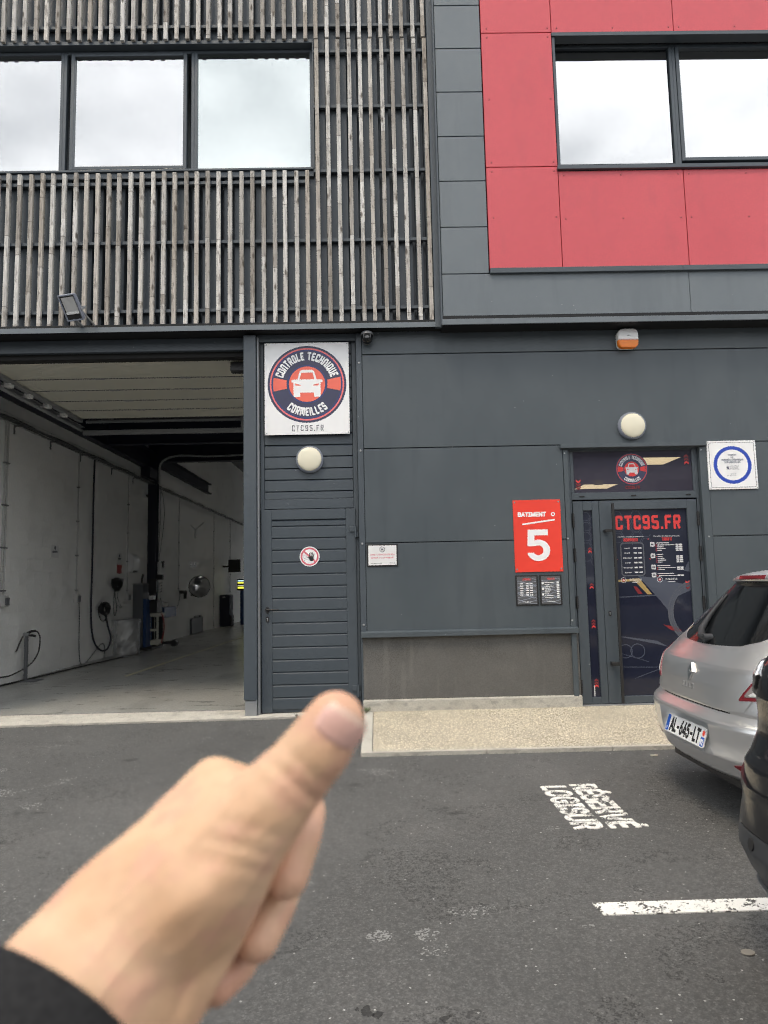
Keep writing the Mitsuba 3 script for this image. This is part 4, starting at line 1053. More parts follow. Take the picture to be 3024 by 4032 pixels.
def poster(key, label, x0, x1, z0, z1, kind):
    k = thing(key, label, 'poster')
    part(k, 'frame', cbox(x0, x1, -.012, -.0005, z0, z1, .003), 'm_black')
    w, h, cx = x1 - x0, z1 - z0, (x0 + x1) / 2
    part(k, 'sheet', box(x0 + .016, x1 - .016, -.0135, -.012, z0 + .016, z1 - .016), 'm_paper' if kind == 'notice' else 'm_posterdark')
    if kind == 'notice':
        part(k, 'print', [text_at("ACCES A LA ZONE DE CONTROLE", cx, z0 + h * .50, .015, -.0138, True, .0006, w * .80), text_at("INTERDIT A TOUTE PERSONNE", cx, z0 + h * .36, .015, -.0138, True, .0006, w * .74)], 'm_rosered')
        part(k, 'print', [plate(disc(cx, z1 - .058, .030).difference(disc(cx, z1 - .058, .024)), -.0138, .0006), plate(affinity.translate(car_icon(.014), cx, z1 - .058), -.0138, .0006), plate(rect(x0 + .04, x0 + .16, z0 + .034, z0 + .039), -.0138, .0006), plate(rect(x1 - .09, x1 - .03, z0 + .034, z0 + .039), -.0138, .0006)], 'm_inkgrey')
        return
    hd = 'HORAIRES' if kind == 'hours' else 'TARIFS'
    part(k, 'print', plate(affinity.translate(techno(hd, .022, width=.085), cx, z1 - .055), -.0138, .0006), 'm_filmred')
    q = np.random.default_rng(3 if kind == 'hours' else 4)
    wv = [plate(sg.LineString([(x0 + .02 + (w - .04) * t, z0 + .03 + .02 * j + .012 * math.sin(5 * t + j * 1.9) + q.uniform(-.003, .003)) for t in np.linspace(0, 1, 14)]).buffer(.0028), -.0136, .0003) for j in range(0, 13)]
    part(k, 'reflection_swirl', wv, 'm_slatelite', kind='stuff')  # pale wavy lines painted as the swirl of reflections on the poster
    ms = []
    if kind == 'hours':
        for j, dn in enumerate(('Lundi', 'Mardi', 'Mercredi', 'Jeudi', 'Vendredi', 'Samedi')):
            z = z1 - .095 - .024 * j
            ms += [plate(rect(cx - .075, cx - .04, z, z + .009), -.0140, .0006), plate(rect(cx - .010, cx + .020, z, z + .010), -.0140, .0006), plate(rect(cx + .030, cx + .062, z, z + .010), -.0140, .0006)]
    else:
        for j in range(9):
            z = z1 - .085 - .020 * j
            ms += [plate(rect(cx - .065, cx - .065 + q.uniform(.04, .10), z, z + .006), -.0140, .0006), plate(rect(cx + .062, cx + .088, z - .002, z + .010), -.0140, .0006)]
            if j % 3 == 0:
                ms.append(plate(rect(cx - .096, cx - .076, z - .014, z + .008), -.0140, .0006))
    ms += [text_at('01.30.10.01.04', cx, z0 + .034, .011, -.0140, True, .0006, .08)]
    part(k, 'print', ms, 'm_signwhite')


poster('opening_hours_poster', 'black framed opening hours poster below the red number sign, left of two', 1.488, 1.728, 1.095, 1.418, 'hours')
poster('price_list_poster', 'black framed price list poster below the red number sign, right of two', 1.746, 1.982, 1.095, 1.418, 'price')
poster('access_notice', 'small black framed landscape notice right of the side door', -.090, .242, 1.542, 1.783, 'notice')
CS = thing('control_centre_sign', 'white square sign with blue ring right of the entrance door', 'sign')
part(CS, 'board', cbox(3.634, 4.168, -.020, -.006, 2.298, 2.830, .002), 'm_signwhite')
part(CS, 'border', plate(rect(3.655, 4.147, 2.318, 2.810, .02).boundary.buffer(.0025), -.0202, .0010), 'm_inkgrey')
part(CS, 'ring', plate(disc(3.902, 2.563, .207).difference(disc(3.902, 2.563, .169)), -.0202, .0012), 'm_signblue')
part(CS, 'lettering', [text_at('CENTRE', 3.902, 2.664, .018, -.0202, False, .001, None, .0009), text_at('DE', 3.902, 2.637, .018, -.0202, False, .001, None, .0009), text_at('CONTRÔLE TECHNIQUE', 3.902, 2.610, .018, -.0202, True, .001, .245, .0009), text_at('DES VÉHICULES', 3.902, 2.583, .018, -.0202, True, .001, .172, .0009), text_at('Agrément', 3.902, 2.462, .011, -.0202, False, .001), text_at('N°  S095C207', 3.890, 2.440, .011, -.0202, False, .001)], 'm_slate')
part(CS, 'mark', [plate(rect(3.834, 3.972, 2.550, 2.553), -.0202, .001), plate(rect(3.834, 3.972, 2.508, 2.511), -.0202, .001), plate(rect(3.836, 3.860, 2.519, 2.543).difference(sg.Polygon([(3.842, 2.525), (3.855, 2.538), (3.858, 2.538), (3.845, 2.525)])), -.0202, .001), text_at('SECURITE', 3.918, 2.534, .009, -.0202, False, .001, .095), text_at('ROUTIERE', 3.918, 2.520, .009, -.0202, False, .001, .095)], 'm_navy')
part(CS, 'screw', [lathe([(0, .003), (.006, .002), (.007, 0)], x, -.020, z, 10) for x in (3.648, 4.154) for z in (2.311, 2.817)], 'm_galv', kind='stuff')
PR = thing('prohibition_sign', 'round red and white no entry sticker with black hand on the side door', 'sign')
pc = (-.708, 1.669)
part(PR, 'disc', plate(disc(*pc, .107), .0758, .002), 'm_signwhite')
ringp = disc(*pc, .097).difference(disc(*pc, .079))
bar = affinity.rotate(rect(pc[0] - .085, pc[0] + .085, pc[1] - .009, pc[1] + .009), -42, origin=pc)
part(PR, 'ring', plate(union_all([ringp, bar]), .0736, .0008), 'm_rosered')
hx, hz = pc[0] + .020, pc[1] - .012
hand2 = union_all([sg.Point(hx, hz - .014).buffer(.024), rect(hx - .024, hx + .022, hz - .014, hz + .012, .004)] + [sg.LineString([(hx + a, hz + .008), (hx + b, hz + c)]).buffer(.0042) for a, b, c in ((-.018, -.021, .046), (-.005, -.005, .058), (.008, .009, .054), (.018, .027, .038))] + [sg.LineString([(hx - .018, hz - .01), (hx - .038, hz + .004)]).buffer(.0055)])
part(PR, 'hand_mark', plate(hand2, .0726, .0008), 'm_black')
face = union_all([sg.Point(pc[0] - .052, pc[1] - .002).buffer(.018).boundary.buffer(.0012), sg.LineString([(pc[0] - .06, pc[1] - .045), (pc[0] - .045, pc[1] - .03), (pc[0] - .012, pc[1] - .03)]).buffer(.0012)])
part(PR, 'figure_mark', plate(face, .0736, .0006), 'm_inkgrey')
FL = thing('floodlight', 'grey tilted floodlight in front of the timber slats', 'lamp')
ang = math.radians(38)


def fl(m):
    v = m.vertices * .88
    c, s = math.cos(ang), math.sin(ang)
    y, z = v[:, 1], v[:, 2]
    yaw = math.radians(-16)
    Y, Z = c * y - s * z, s * y + c * z
    X = v[:, 0]
    m = m.copy()
    m.vertices = np.c_[-3.125 + X * math.cos(yaw) - Y * math.sin(yaw), -.40 + X * math.sin(yaw) + Y * math.cos(yaw), 4.300 + Z]
    return m


part(FL, 'housing', fl(cbox(-.115, .115, -.0, .045, -.155, .155, .014)), 'm_slatelite', smooth=40)
part(FL, 'bezel', fl(cat([cbox(-.118, -.098, -.016, .0, -.158, .158, .004), cbox(.098, .118, -.016, .0, -.158, .158, .004), cbox(-.098, .098, -.016, .0, -.158, -.140, .004), cbox(-.098, .098, -.016, .0, .140, .158, .004)])), 'm_slatelite')
part(FL, 'glass', fl(box(-.098, .098, -.006, .0, -.140, .140)), 'm_carplastic')
part(FL, 'led_panel', fl(box(-.082, .088, -.0095, -.006, -.055, .125)), 'm_conduit')
part(FL, 'reflector', fl(box(-.082, .088, -.018, -.006, -.075, -.052)), 'm_white')
part(FL, 'sensor_strip', fl(box(-.07, .075, -.0095, -.006, -.130, -.085)), 'm_black')
part(FL, 'bracket', [fl(cat([cbox(.118, .126, .0, .10, -.05, -.02, .003), cbox(-.126, -.118, .0, .10, -.05, -.02, .003), cbox(-.126, .126, .10, .108, -.05, -.02, .003)])), cbox(-3.13, -3.09, -.31, -.16, 4.18, 4.20, .004), tube([(-3.02, -.36, 4.27), (-2.97, -.22, 4.20), (-2.97, -.16, 4.19)], .009, 6)], 'm_galv')
# ------------------------------------------------------------------ marks on the asphalt
Zm = .004
thing('parking_line', 'worn white painted bay line running under the black car', 'road marking', mesh=sheet(sg.Polygon([(.880, -4.480), (.895, -4.590), (6.0, -4.570), (6.0, -4.462)]), Zm), mat='m_roadpaint')


def stencil(s, h, width):
    m = meshkit.text_mesh(s, h, .001, True)
    b = m.bounds
    m.vertices[:, 0] *= width / (b[1, 0] - b[0, 0])
    m = heavy(m, .0045)
    m.vertices[:, 2] = np.where(m.vertices[:, 2] > 8e-4, m.vertices[:, 2] - .001, -.01)
    return m


for s, x0, ya, w, h, lab in (('RÉSERVÉ', 1.262, -2.735, .845, .155, 'white painted word RESERVE on the asphalt, right column of the lettering'), ('LOGISUR', 1.062, -2.760, .825, .155, 'white painted word left of RESERVE on the asphalt')):
    m = stencil(s, h, w)
    v = m.vertices - np.array([m.bounds[0, 0], 0, 0])
    m.vertices = np.c_[x0 + v[:, 1] + (ya - v[:, 0]) * 0.06 * 0 - .03 * (v[:, 0] / w) * 0, ya - v[:, 0], Zm + v[:, 2]]
    thing('painted_word', lab, 'road marking', mesh=m, mat='m_roadpaint')
thing('cigarette_butt', 'cigarette butt on the asphalt near the kerb behind the silver car', 'litter', mesh=tube([(2.075, -2.03, .006), (2.128, -2.025, .006)], .0055, 8), mat='m_opal')
thing('flat_leaf', 'pale round dry leaf lying on the asphalt at the lower right', 'leaf', mesh=poly_mesh(affinity.rotate(affinity.scale(disc(0, 0, .026, 6), 1, .8), 20), .003).apply_translation([1.313, -4.909, .003]), mat='m_drylitter')


def weed(label, x, y, z, n, s, seed, mat='m_leaf'):
    q = np.random.default_rng(seed)
    k = thing('weed', label, 'plant')
    lv, stm = [], []
    for i in range(n):
        a, el, L = q.uniform(0, 6.28), q.uniform(.35, 1.3), s * q.uniform(.5, 1.0)
        d = np.array([math.cos(a) * math.cos(el), math.sin(a) * math.cos(el), math.sin(el)])
        tip = np.array([x, y, z]) + d * L
        stm.append(tube([(x, y, z), (np.array([x, y, z]) + tip) / 2 + [0, 0, .006], tip], .0012, 4))
        sd = np.cross(d, [0, 0, 1.0]); sd /= np.linalg.norm(sd)
        for f in (.45, .7, 1.0):
            for sg_ in (-1, 1):
                c = np.array([x, y, z]) + d * L * f
                t = c + (sd * sg_ * .6 + d * .6) * s * .26 + [0, 0, q.uniform(-.004, .006)]
                m = (c + t) / 2
                w = np.cross(t - c, [0, 0, 1.0]); w /= np.linalg.norm(w) + 1e-9
                V = np.array([c, m + w * s * .055, t, m - w * s * .055])
                lv.append(trimesh.Trimesh(V, [[0, 1, 2], [0, 2, 3]], process=False))
    part(k, 'stem', stm, 'm_bark')
    part(k, 'leaves', lv, mat)


weed('small green weed in the corner where pavement and side door meet', -.125, -.10, .03, 11, .085, 1)
weed('tiny dry weed on the edge of the concrete strip before the side door', -.83, -.165, .02, 8, .050, 2, 'm_bark')

# ------------------------------------------------------------------ cars
class Car:
    """A body stacked from level outlines: rear and front ends bowed in plan, sides tucked in towards both ends. Local x forward, t left, z up."""

    def __init__(s, rear, front, half, bow, p, ends=.03, origin=(0, 0), front_bow=.38):
        s.rear, s.front, s.half, s.bow = [np.array(a, float) for a in (rear, front, half, bow)]
        s.p, s.ends, s.o, s.fb = p, ends, origin, front_bow

    def xr(s, z): return np.interp(z, s.rear[:, 0], s.rear[:, 1])
    def xf(s, z): return np.interp(z, s.front[:, 0], s.front[:, 1])
    def w(s, z): return np.interp(z, s.half[:, 0], s.half[:, 1])
    def cb(s, z): return np.interp(z, s.bow[:, 0], s.bow[:, 1])

    def surf(s, t, z):
        return s.xr(z) + s.cb(z) * np.minimum(np.abs(t) / (s.w(z) * (1 - s.ends)), 1.05) ** s.p

    def side(s, x, z):
        a, b = s.xr(z) + s.cb(z), s.xf(z) - s.fb
        return s.w(z) * (1 - s.ends * np.clip(np.abs(2 * (x - a) / np.maximum(b - a, .1) - 1), 0, 1) ** 3)

    def body(s, z0=None, z1=None, nz=.022):
        zs = np.unique(np.r_[s.rear[:, 0], s.half[:, 0], np.arange(s.rear[0, 0], s.rear[-1, 0], nz), s.rear[-1, 0]])
        if z0 is not None: zs = np.r_[z0, zs[(zs > z0 + .002)]]
        if z1 is not None: zs = np.r_[zs[zs < z1 - .002], z1]
        u = np.sin(np.linspace(-1, 1, 57) * math.pi / 2)
        k = np.linspace(0, 1, 26)[1:-1]
        rows = []
        for z in zs:
            we = s.w(z) * (1 - s.ends)
            t = -u * we                                    # from left round the tail to the right
            R = np.c_[s.xr(z) + s.cb(z) * np.abs(u) ** s.p, t]
            a, b = s.xr(z) + s.cb(z), s.xf(z) - s.fb
            xs = a + (b - a) * k
            rs = np.c_[xs, -s.side(xs, z)]
            Fr = np.c_[s.xf(z) - s.fb * np.abs(u) ** 3, u * we]
            ls = np.c_[xs[::-1], s.side(xs[::-1], z)]
            rows.append(np.vstack([R[:-1], R[-1:], rs, Fr, ls]))
        n = len(rows[0])
        V = np.vstack([np.c_[r, np.full(n, z)] for r, z in zip(rows, zs)])
        F = []
        j = np.arange(n); jn = (j + 1) % n
        for i in range(len(zs) - 1):
            F += [np.c_[i * n + j, i * n + jn, (i + 1) * n + jn], np.c_[i * n + j, (i + 1) * n + jn, (i + 1) * n + j]]
        b0, b1 = len(V), len(V) + 1
        V = np.vstack([V, V[:n].mean(0), V[-n:].mean(0)])
        L = (len(zs) - 1) * n
        F += [np.c_[np.full(n, b0), jn, j], np.c_[np.full(n, b1), L + j, L + jn]]
        m = trimesh.Trimesh(V, np.vstack(F), process=True)
        if m.volume < 0:
            m.invert()
        return m

    def place(s, m):
        m = as_tm(m).copy()
        m.vertices = m.vertices + np.array([s.o[0], s.o[1], 0])
        return m

    def patch(s, poly, h0, h1, fine=.02):
        """a piece of the tail's surface cut by a polygon of (right, up), from depth h0 to h1 proud"""
        out = []
        for g in getattr(poly, 'geoms', [poly]):
            e = as_tm(trimesh.creation.extrude_polygon(g, h1 - h0, engine='earcut'))
            mm = m3.Manifold(m3.Mesh(np.asarray(e.vertices, np.float32), np.asarray(e.faces, np.uint32))).refine_to_length(fine)
            q = as_tm(mm)
            v = q.vertices
            a, b, h = v[:, 0], v[:, 1], v[:, 2] + h0
            q.vertices = np.c_[s.surf(-a, b) - h, -a, b]
            out.append(q)
        return s.place(cat(out))

    def flank(s, poly, sgn, h0, h1, fine=.04):
        """the same on a side, polygon of (x forward, up); sgn 1 left, -1 right"""
        e = trimesh.creation.extrude_polygon(poly, h1 - h0, engine='earcut')
        mm = m3.Manifold(m3.Mesh(np.asarray(e.vertices, np.float32), np.asarray(e.faces, np.uint32))).refine_to_length(fine)
        q = as_tm(mm)
        v = q.vertices
        q.vertices = np.c_[v[:, 0], sgn * (s.side(v[:, 0], v[:, 1]) + v[:, 2] + h0), v[:, 1]]
        if sgn > 0:
            q.invert()
        return s.place(q)


def mani(m):
    return m3.Manifold(m3.Mesh(np.asarray(m.vertices, np.float32), np.asarray(m.faces, np.uint32)))


def axle_cut(x, r, w0, w1):
    c = m3.Manifold.cylinder(w1 - w0, r, r, 48).rotate((-90, 0, 0))      # along +y
    return c.translate((x, w0, .0))


def wheels(key, car, xs, r, tr, mat='m_galv'):
    for x in xs:
        for sgn in (1, -1):
            prof = np.array([(r * .62, -.09), (r * .92, -.095), (r, -.07), (r, .07), (r * .92, .095), (r * .62, .09), (r * .62, -.09)])
            m = trimesh.creation.revolve(prof, sections=40)
            v = m.vertices
            m.vertices = np.c_[x + v[:, 0], sgn * tr + v[:, 2], r + v[:, 1]]
            wk = part(key, 'wheel', car.place(m), 'm_rubber', smooth=40)
            rim = trimesh.creation.revolve(np.array([(.001, .05), (r * .2, .055), (r * .55, .03), (r * .63, .07), (r * .63, -.07), (.001, -.07)]), sections=30)
            v = rim.vertices
            rim.vertices = np.c_[x + v[:, 0], sgn * (tr + v[:, 2]), r + v[:, 1]]
            if sgn < 0:
                rim.invert()
            part(wk, 'rim', car.place(rim), mat, smooth=30)


def mirror_poly(g):
    return affinity.scale(g, -1, 1, origin=(0, 0))


SC = Car(rear=[(.25, .215), (.28, .150), (.30, .125), (.385, .088), (.40, .084), (.47, .074), (.55, .067), (.572, .071), (.584, .082), (.622, .134), (.636, .130), (.75, .140), (.84, .158), (.862, .168), (.88, .190), (.92, .226), (.955, .258), (1.318, .590), (1.324, .560), (1.340, .552), (1.358, .560), (1.372, .60), (1.388, .70), (1.402, .90), (1.410, 1.20)],
         front=[(.25, 3.70), (.4, 3.84), (.6, 3.86), (.75, 3.74), (.88, 3.30), (.95, 2.90), (1.33, 2.15), (1.39, 1.85), (1.41, 1.55)],
         half=[(.25, .74), (.30, .795), (.40, .84), (.56, .865), (.66, .862), (.80, .840), (.95, .790), (1.10, .690), (1.30, .540), (1.324, .510), (1.340, .455), (1.356, .375), (1.372, .30), (1.39, .24), (1.41, .18)],
         bow=[(.25, .20), (.60, .21), (.62, .17), (.86, .19), (1.0, .20), (1.30, .17), (1.35, .14), (1.41, .05)], p=2.9, origin=(1.722, -3.300))
C1 = thing('parked_car', 'silver hatchback with plate AL 645 LT parked beside the glazed entrance, seen from behind', 'car')
bd = mani(SC.body())
rec = m3.Manifold.cube((.30, .66, .165), False).translate((-.30, -.33, 0)).rotate((0, 18.5, 0)).translate((.0975, 0, .378))
for x in (.78, 3.22):
    bd = bd - axle_cut(x, .345, .62, 1.2).translate((0, 0, .30)) - axle_cut(x, .345, -1.2, -.62).translate((0, 0, .30))
bd = bd - rec
part(C1, 'body', SC.place(bd), 'm_carsilver', smooth=24)
wheels(C1, SC, (.78, 3.22), .30, .735)
gate = sg.Polygon([(-.545, .648), (-.40, .634), (.40, .634), (.545, .648), (.60, .72), (.655, .83), (.665, .90), (.62, 1.0), (.545, 1.05), (.45, .996), (.34, .966), (0, .952), (-.34, .966), (-.45, .996), (-.545, 1.05), (-.62, 1.0), (-.665, .90), (-.655, .83), (-.60, .72)])
gate = gate.buffer(-.008).buffer(.008)
part(C1, 'tailgate', [SC.patch(gate.intersection(sg.box(-1, a, 1, b)), -.02, .006) for a, b in ((0, .862), (.862, 2))], 'm_carsilver', smooth=25, kind='stuff')
gl_ = [(0, .957), (.22, .960), (.34, .970), (.44, .998), (.50, 1.030), (.530, 1.066), (.515, 1.12), (.440, 1.295), (.405, 1.317)]
glass = sg.Polygon(gl_ + [(-x, z) for x, z in gl_[:0:-1]])
part(C1, 'rear_window', SC.patch(glass.buffer(-.01).buffer(.01), -.02, .004), 'm_carglass', smooth=35)
lamp = sg.Polygon([(.505, .702), (.735, .728), (.83, .74), (.83, .86), (.78, .905), (.715, .912), (.645, .876), (.58, .80)])
inner = sg.Polygon([(.545, .726), (.72, .742), (.80, .750), (.80, .848), (.70, .850), (.645, .842), (.59, .79)])
low = sg.Polygon([(.565, .734), (.80, .758), (.80, .84), (.690, .84), (.62, .765)])
for f in (lambda g: g, mirror_poly):
    L = part(C1, 'tail_lamp', SC.patch(f(lamp).buffer(-.006).buffer(.006), -.03, .010, .015), 'm_lampred', smooth=35)
    part(L, 'clear_lens', SC.patch(f(inner).buffer(-.006).buffer(.006), .0, .0125, .015), 'm_lampgrey', smooth=35)
    part(L, 'reflector', SC.patch(f(low).buffer(-.004).buffer(.004), .0, .0140, .015), 'm_lampclear', smooth=35)
    part(C1, 'reflector', SC.patch(f(sg.Polygon([(.465, .362), (.62, .388), (.68, .372), (.64, .315), (.56, .322)])).buffer(-.004).buffer(.004), -.03, .004), 'm_lampred', smooth=35)
part(C1, 'brake_lamp', SC.patch(rect(-.145, .145, 1.333, 1.358, .004), -.03, .004), 'm_lampred', smooth=35)
dia = sg.Polygon([(0, .052), (.030, 0), (0, -.052), (-.030, 0)])
part(C1, 'emblem', SC.patch(affinity.translate(dia.difference(affinity.scale(dia, .34, .40)), .025, .800), .0, .018, .01), 'm_chrome')
nm = union_all([affinity.translate(affinity.scale(glyph(c, .13), .042, .034, origin=(0, 0)), x, .700) for c, x in (('C', -.085), ('L', -.038), ('I', .010), ('O', .040))])
part(C1, 'name_lettering', SC.patch(nm, .0, .010, .012), 'm_chrome')
part(C1, 'shelf_strip', SC.patch(rect(-.43, .43, .6225, .6285, .001), -.003, .0015), 'm_black')


def onplate(m, dy=0):
    """from the plate's own plane (right, up, out) to its place in the bumper recess"""
    m = as_tm(m).copy()
    a, b, h = m.vertices.T
    tl = math.radians(18.5)
    m.vertices = np.c_[.098 + b * math.sin(tl) - h * math.cos(tl), -a, .456 + b * math.cos(tl) + h * math.sin(tl)]
    return SC.place(m)


np_ = part(C1, 'number_plate', onplate(poly_mesh(rect(-.26, .26, -.055, .055, .008), .006)), 'm_plate')
part(np_, 'plate_band', [onplate(poly_mesh(rect(a, b, c, .049, .004), .001).apply_translation([0, 0, .006])) for a, b, c in ((-.255, -.216, -.049),)] + [onplate(poly_mesh(rect(.214, .255, -.049, .002, .004), .001).apply_translation([0, 0, .006]))], 'm_plateblue')
part(np_, 'plate_mark', onplate(poly_mesh(union_all([affinity.rotate(sg.box(-.017, -.003, .017, .003), a) for a in (0, 45, 90, 135)]), .001).apply_translation([.234, .024, .006])), 'm_signred')
tx = words('AL-645-LT', .078, True, .001, .395)
part(np_, 'plate_lettering', onplate(heavy(tx.apply_translation([-.002, -.039, .006]), .0022)), 'm_black')
t2 = [heavy(words('92', .030, True, .001, .030), .0012).apply_translation([.2345, -.040, .0072]), words('F', .018, True, .001).apply_translation([-.236, -.040, .0072])]
part(np_, 'plate_lettering', onplate(cat(t2)), 'm_signwhite')
tl_ = lambda t, z, h=.004: np.array([SC.surf(t, z) - h + SC.o[0], t + SC.o[1], z])
part(C1, 'wiper', [tube([tl_(.0, .992, .002), tl_(.0, .992, .055)], .024, 12), tube([tl_(-.005, .995, .045), tl_(.05, 1.0, .05), tl_(.13, 1.035, .042), tl_(.20, 1.12, .03), tl_(.24, 1.22, .022)], [.018, .022, .020, .013, .008], 10), tube([tl_(.16, 1.0, .014), tl_(.20, 1.10, .016), tl_(.245, 1.24, .014)], .007, 6)], 'm_carplastic', smooth=60)
part(C1, 'tow_eye_cover', SC.patch(rect(-.12, -.06, .262, .285, .004), -.02, .004), 'm_black')
part(C1, 'underbody', SC.place(box(.28, 3.5, -.62, .62, .18, .30)), 'm_black')
for sgn in (1, -1):
    part(C1, 'side_window', SC.flank(sg.Polygon([(.75, .98), (2.75, .96), (2.25, 1.31), (.95, 1.31)]), sgn, -.02, .004), 'm_carglass', smooth=35)
    part(C1, 'wing_mirror', SC.place(trimesh.creation.icosphere(2, .1).apply_scale([.6, 1, .7]).apply_translation([2.6, sgn * .90, .98])), 'm_carsilver', smooth=True)
ws = SC.body(z0=.99, z1=1.30)
wsm = mani(ws).translate((.004, 0, .003)) ^ m3.Manifold.hull_points(np.array([[x, y, z] for y in (-.62, .62) for x, z in ((2.62, .95), (3.2, .95), (2.02, 1.34), (2.6, 1.34))]))
part(C1, 'windscreen', SC.place(wsm), 'm_carglass', smooth=35)

KC = Car(rear=[(.20, .14), (.27, .062), (.335, .040), (.36, .022), (.43, -.004), (.48, .002), (.545, .014), (.62, .028), (.70, .036), (.735, .060), (.80, .088), (.86, .092), (.93, .086), (1.00, .096), (1.04, .110), (1.10, .15), (1.42, .42), (1.50, .52), (1.56, .75), (1.60, 1.2)],
         front=[(.20, 3.9), (.4, 4.1), (.7, 4.1), (.9, 3.9), (1.05, 3.1), (1.45, 2.3), (1.56, 1.95), (1.60, 1.6)],
         half=[(.20, .78), (.30, .84), (.45, .885), (.70, .88), (.90, .865), (1.05, .83), (1.25, .75), (1.5, .64), (1.56, .58), (1.60, .42)],
         bow=[(.20, .20), (1.0, .20), (1.5, .15), (1.6, .05)], p=8, origin=(1.232, -5.69))
C2 = thing('parked_car', 'glossy black car with dark plastic bumper at the right edge, nearest the viewer', 'car')
top_ = mani(KC.body(z0=.497))
bot_ = mani(KC.body(z1=.494))
for x in (.80, 3.35):
    cut = axle_cut(x, .37, .60, 1.2).translate((0, 0, .33)) + axle_cut(x, .37, -1.2, -.60).translate((0, 0, .33))
    top_, bot_ = top_ - cut, bot_ - cut
part(C2, 'body', KC.place(top_), 'm_carblack', smooth=24)
part(C2, 'bumper', KC.place(bot_), 'm_carplastic', smooth=24)
wheels(C2, KC, (.80, 3.35), .325, .76)
part(C2, 'skid_lip', KC.patch(sg.Polygon([(-.80, .315), (-.76, .215), (.76, .215), (.80, .315), (.5, .305), (-.5, .305)]), -.02, .012), 'm_carlip', smooth=35)
part(C2, 'panel_fold', KC.patch(sg.Polygon([(-.835, .665), (-.60, .60), (.60, .60), (.835, .665), (.84, .69), (.6, .63), (-.6, .63), (-.84, .69)]), -.01, .010), 'm_carblack', smooth=35)
lamp2 = sg.Polygon([(-.835, .93), (-.78, .905), (-.70, .945), (-.66, 1.0), (-.70, 1.045), (-.80, 1.055), (-.835, 1.03)])
in2 = sg.Polygon([(-.815, .945), (-.78, .925), (-.72, .955), (-.69, 1.0), (-.72, 1.03), (-.80, 1.038)])
for f in (lambda g: g, mirror_poly):
    L = part(C2, 'tail_lamp', KC.patch(f(lamp2).buffer(-.006).buffer(.006), -.02, .016, .012), 'm_chrome', smooth=35)
    part(L, 'clear_lens', KC.patch(f(in2), .0, .021, .012), 'm_lampgrey', smooth=35)
    part(L, 'red_lens', KC.patch(f(sg.Polygon([(-.79, .945), (-.735, .965), (-.70, 1.0), (-.73, 1.015), (-.79, 1.0)])), .0, .024, .012), 'm_lampred', smooth=35)
part(C2, 'rear_window', KC.patch(sg.Polygon([(-.70, 1.10), (.70, 1.10), (.56, 1.42), (-.56, 1.42)]), -.02, .004), 'm_carglass', smooth=35)
for sgn in (1, -1):
    part(C2, 'side_window', KC.flank(sg.Polygon([(.6, 1.08), (2.85, 1.06), (2.3, 1.47), (.8, 1.47)]), sgn, -.02, .004), 'm_carglass', smooth=35)
part(C2, 'underbody', KC.place(box(.35, 3.7, -.62, .62, .20, .32)), 'm_black')
part(C2, 'bumper_sensor', KC.patch(disc(-.55, .46, .02), -.01, .004), 'm_black')

# ------------------------------------------------------------------ the raised thumb
J = dict(
    wt=(-0.1062, -7.3634, 1.2325, .0145), wb=(-0.0798, -7.3573, 1.2093, .0165), wm=(-0.0910, -7.3667, 1.2237, .0200), dors=(-0.0781, -7.3300, 1.2565, .0140), dor2=(-0.0924, -7.3467, 1.2451, .0148),
    low=(-0.0637, -7.3429, 1.2337, .0160), low2=(-0.0758, -7.3466, 1.2217, .0160), low3=(-0.0847, -7.3541, 1.2180, .0165), cmc=(-0.0790, -7.3563, 1.2388, .0190), tmcp=(-0.0458, -7.3497, 1.2682, .0160), tmc=(-0.0602, -7.3542, 1.2547, .0180),
    tip0=(-0.0285, -7.3488, 1.2862, .0122), tip1=(-0.0205, -7.3489, 1.2956, .0117), tip2=(-0.0150, -7.3487, 1.3035, .0102),
    imcp=(-0.0643, -7.3117, 1.2723, .0118), ipip=(-0.0310, -7.3039, 1.2603, .0090), idip=(-0.0304, -7.3269, 1.2594, 0.0086), itip=(-0.0341, -7.3357, 1.2478, 0.0080),
    mmcp=(-0.0774, -7.2920, 1.2490, .0115), mpip=(-0.0406, -7.2957, 1.2311, .0088), mdip=(-0.0406, -7.3240, 1.2325, 0.0084), mtip=(-0.0448, -7.3323, 1.2251, 0.0076),
    rmcp=(-0.0894, -7.2898, 1.2282, .0105), rpip=(-0.0534, -7.2986, 1.2113, .0084), rdip=(-0.0544, -7.3219, 1.2132, 0.0080), rtip=(-0.0598, -7.3316, 1.2104, 0.0074),
    pmcp=(-0.0979, -7.2984, 1.2159, .0098), ppip=(-0.0661, -7.3073, 1.2004, .0074), pdip=(-0.0682, -7.3206, 1.2025, .0072), ptip=(-0.0715, -7.3307, 1.2030, .0068),
    arm=(-0.1260, -7.3950, 1.1970, .0210))


def ball(k, s=20):
    x, y, z, r = J[k]
    return m3.Manifold.sphere(r, s).translate((x, y, z))


def hull(*ks):
    return m3.Manifold.batch_hull([ball(k) for k in ks])


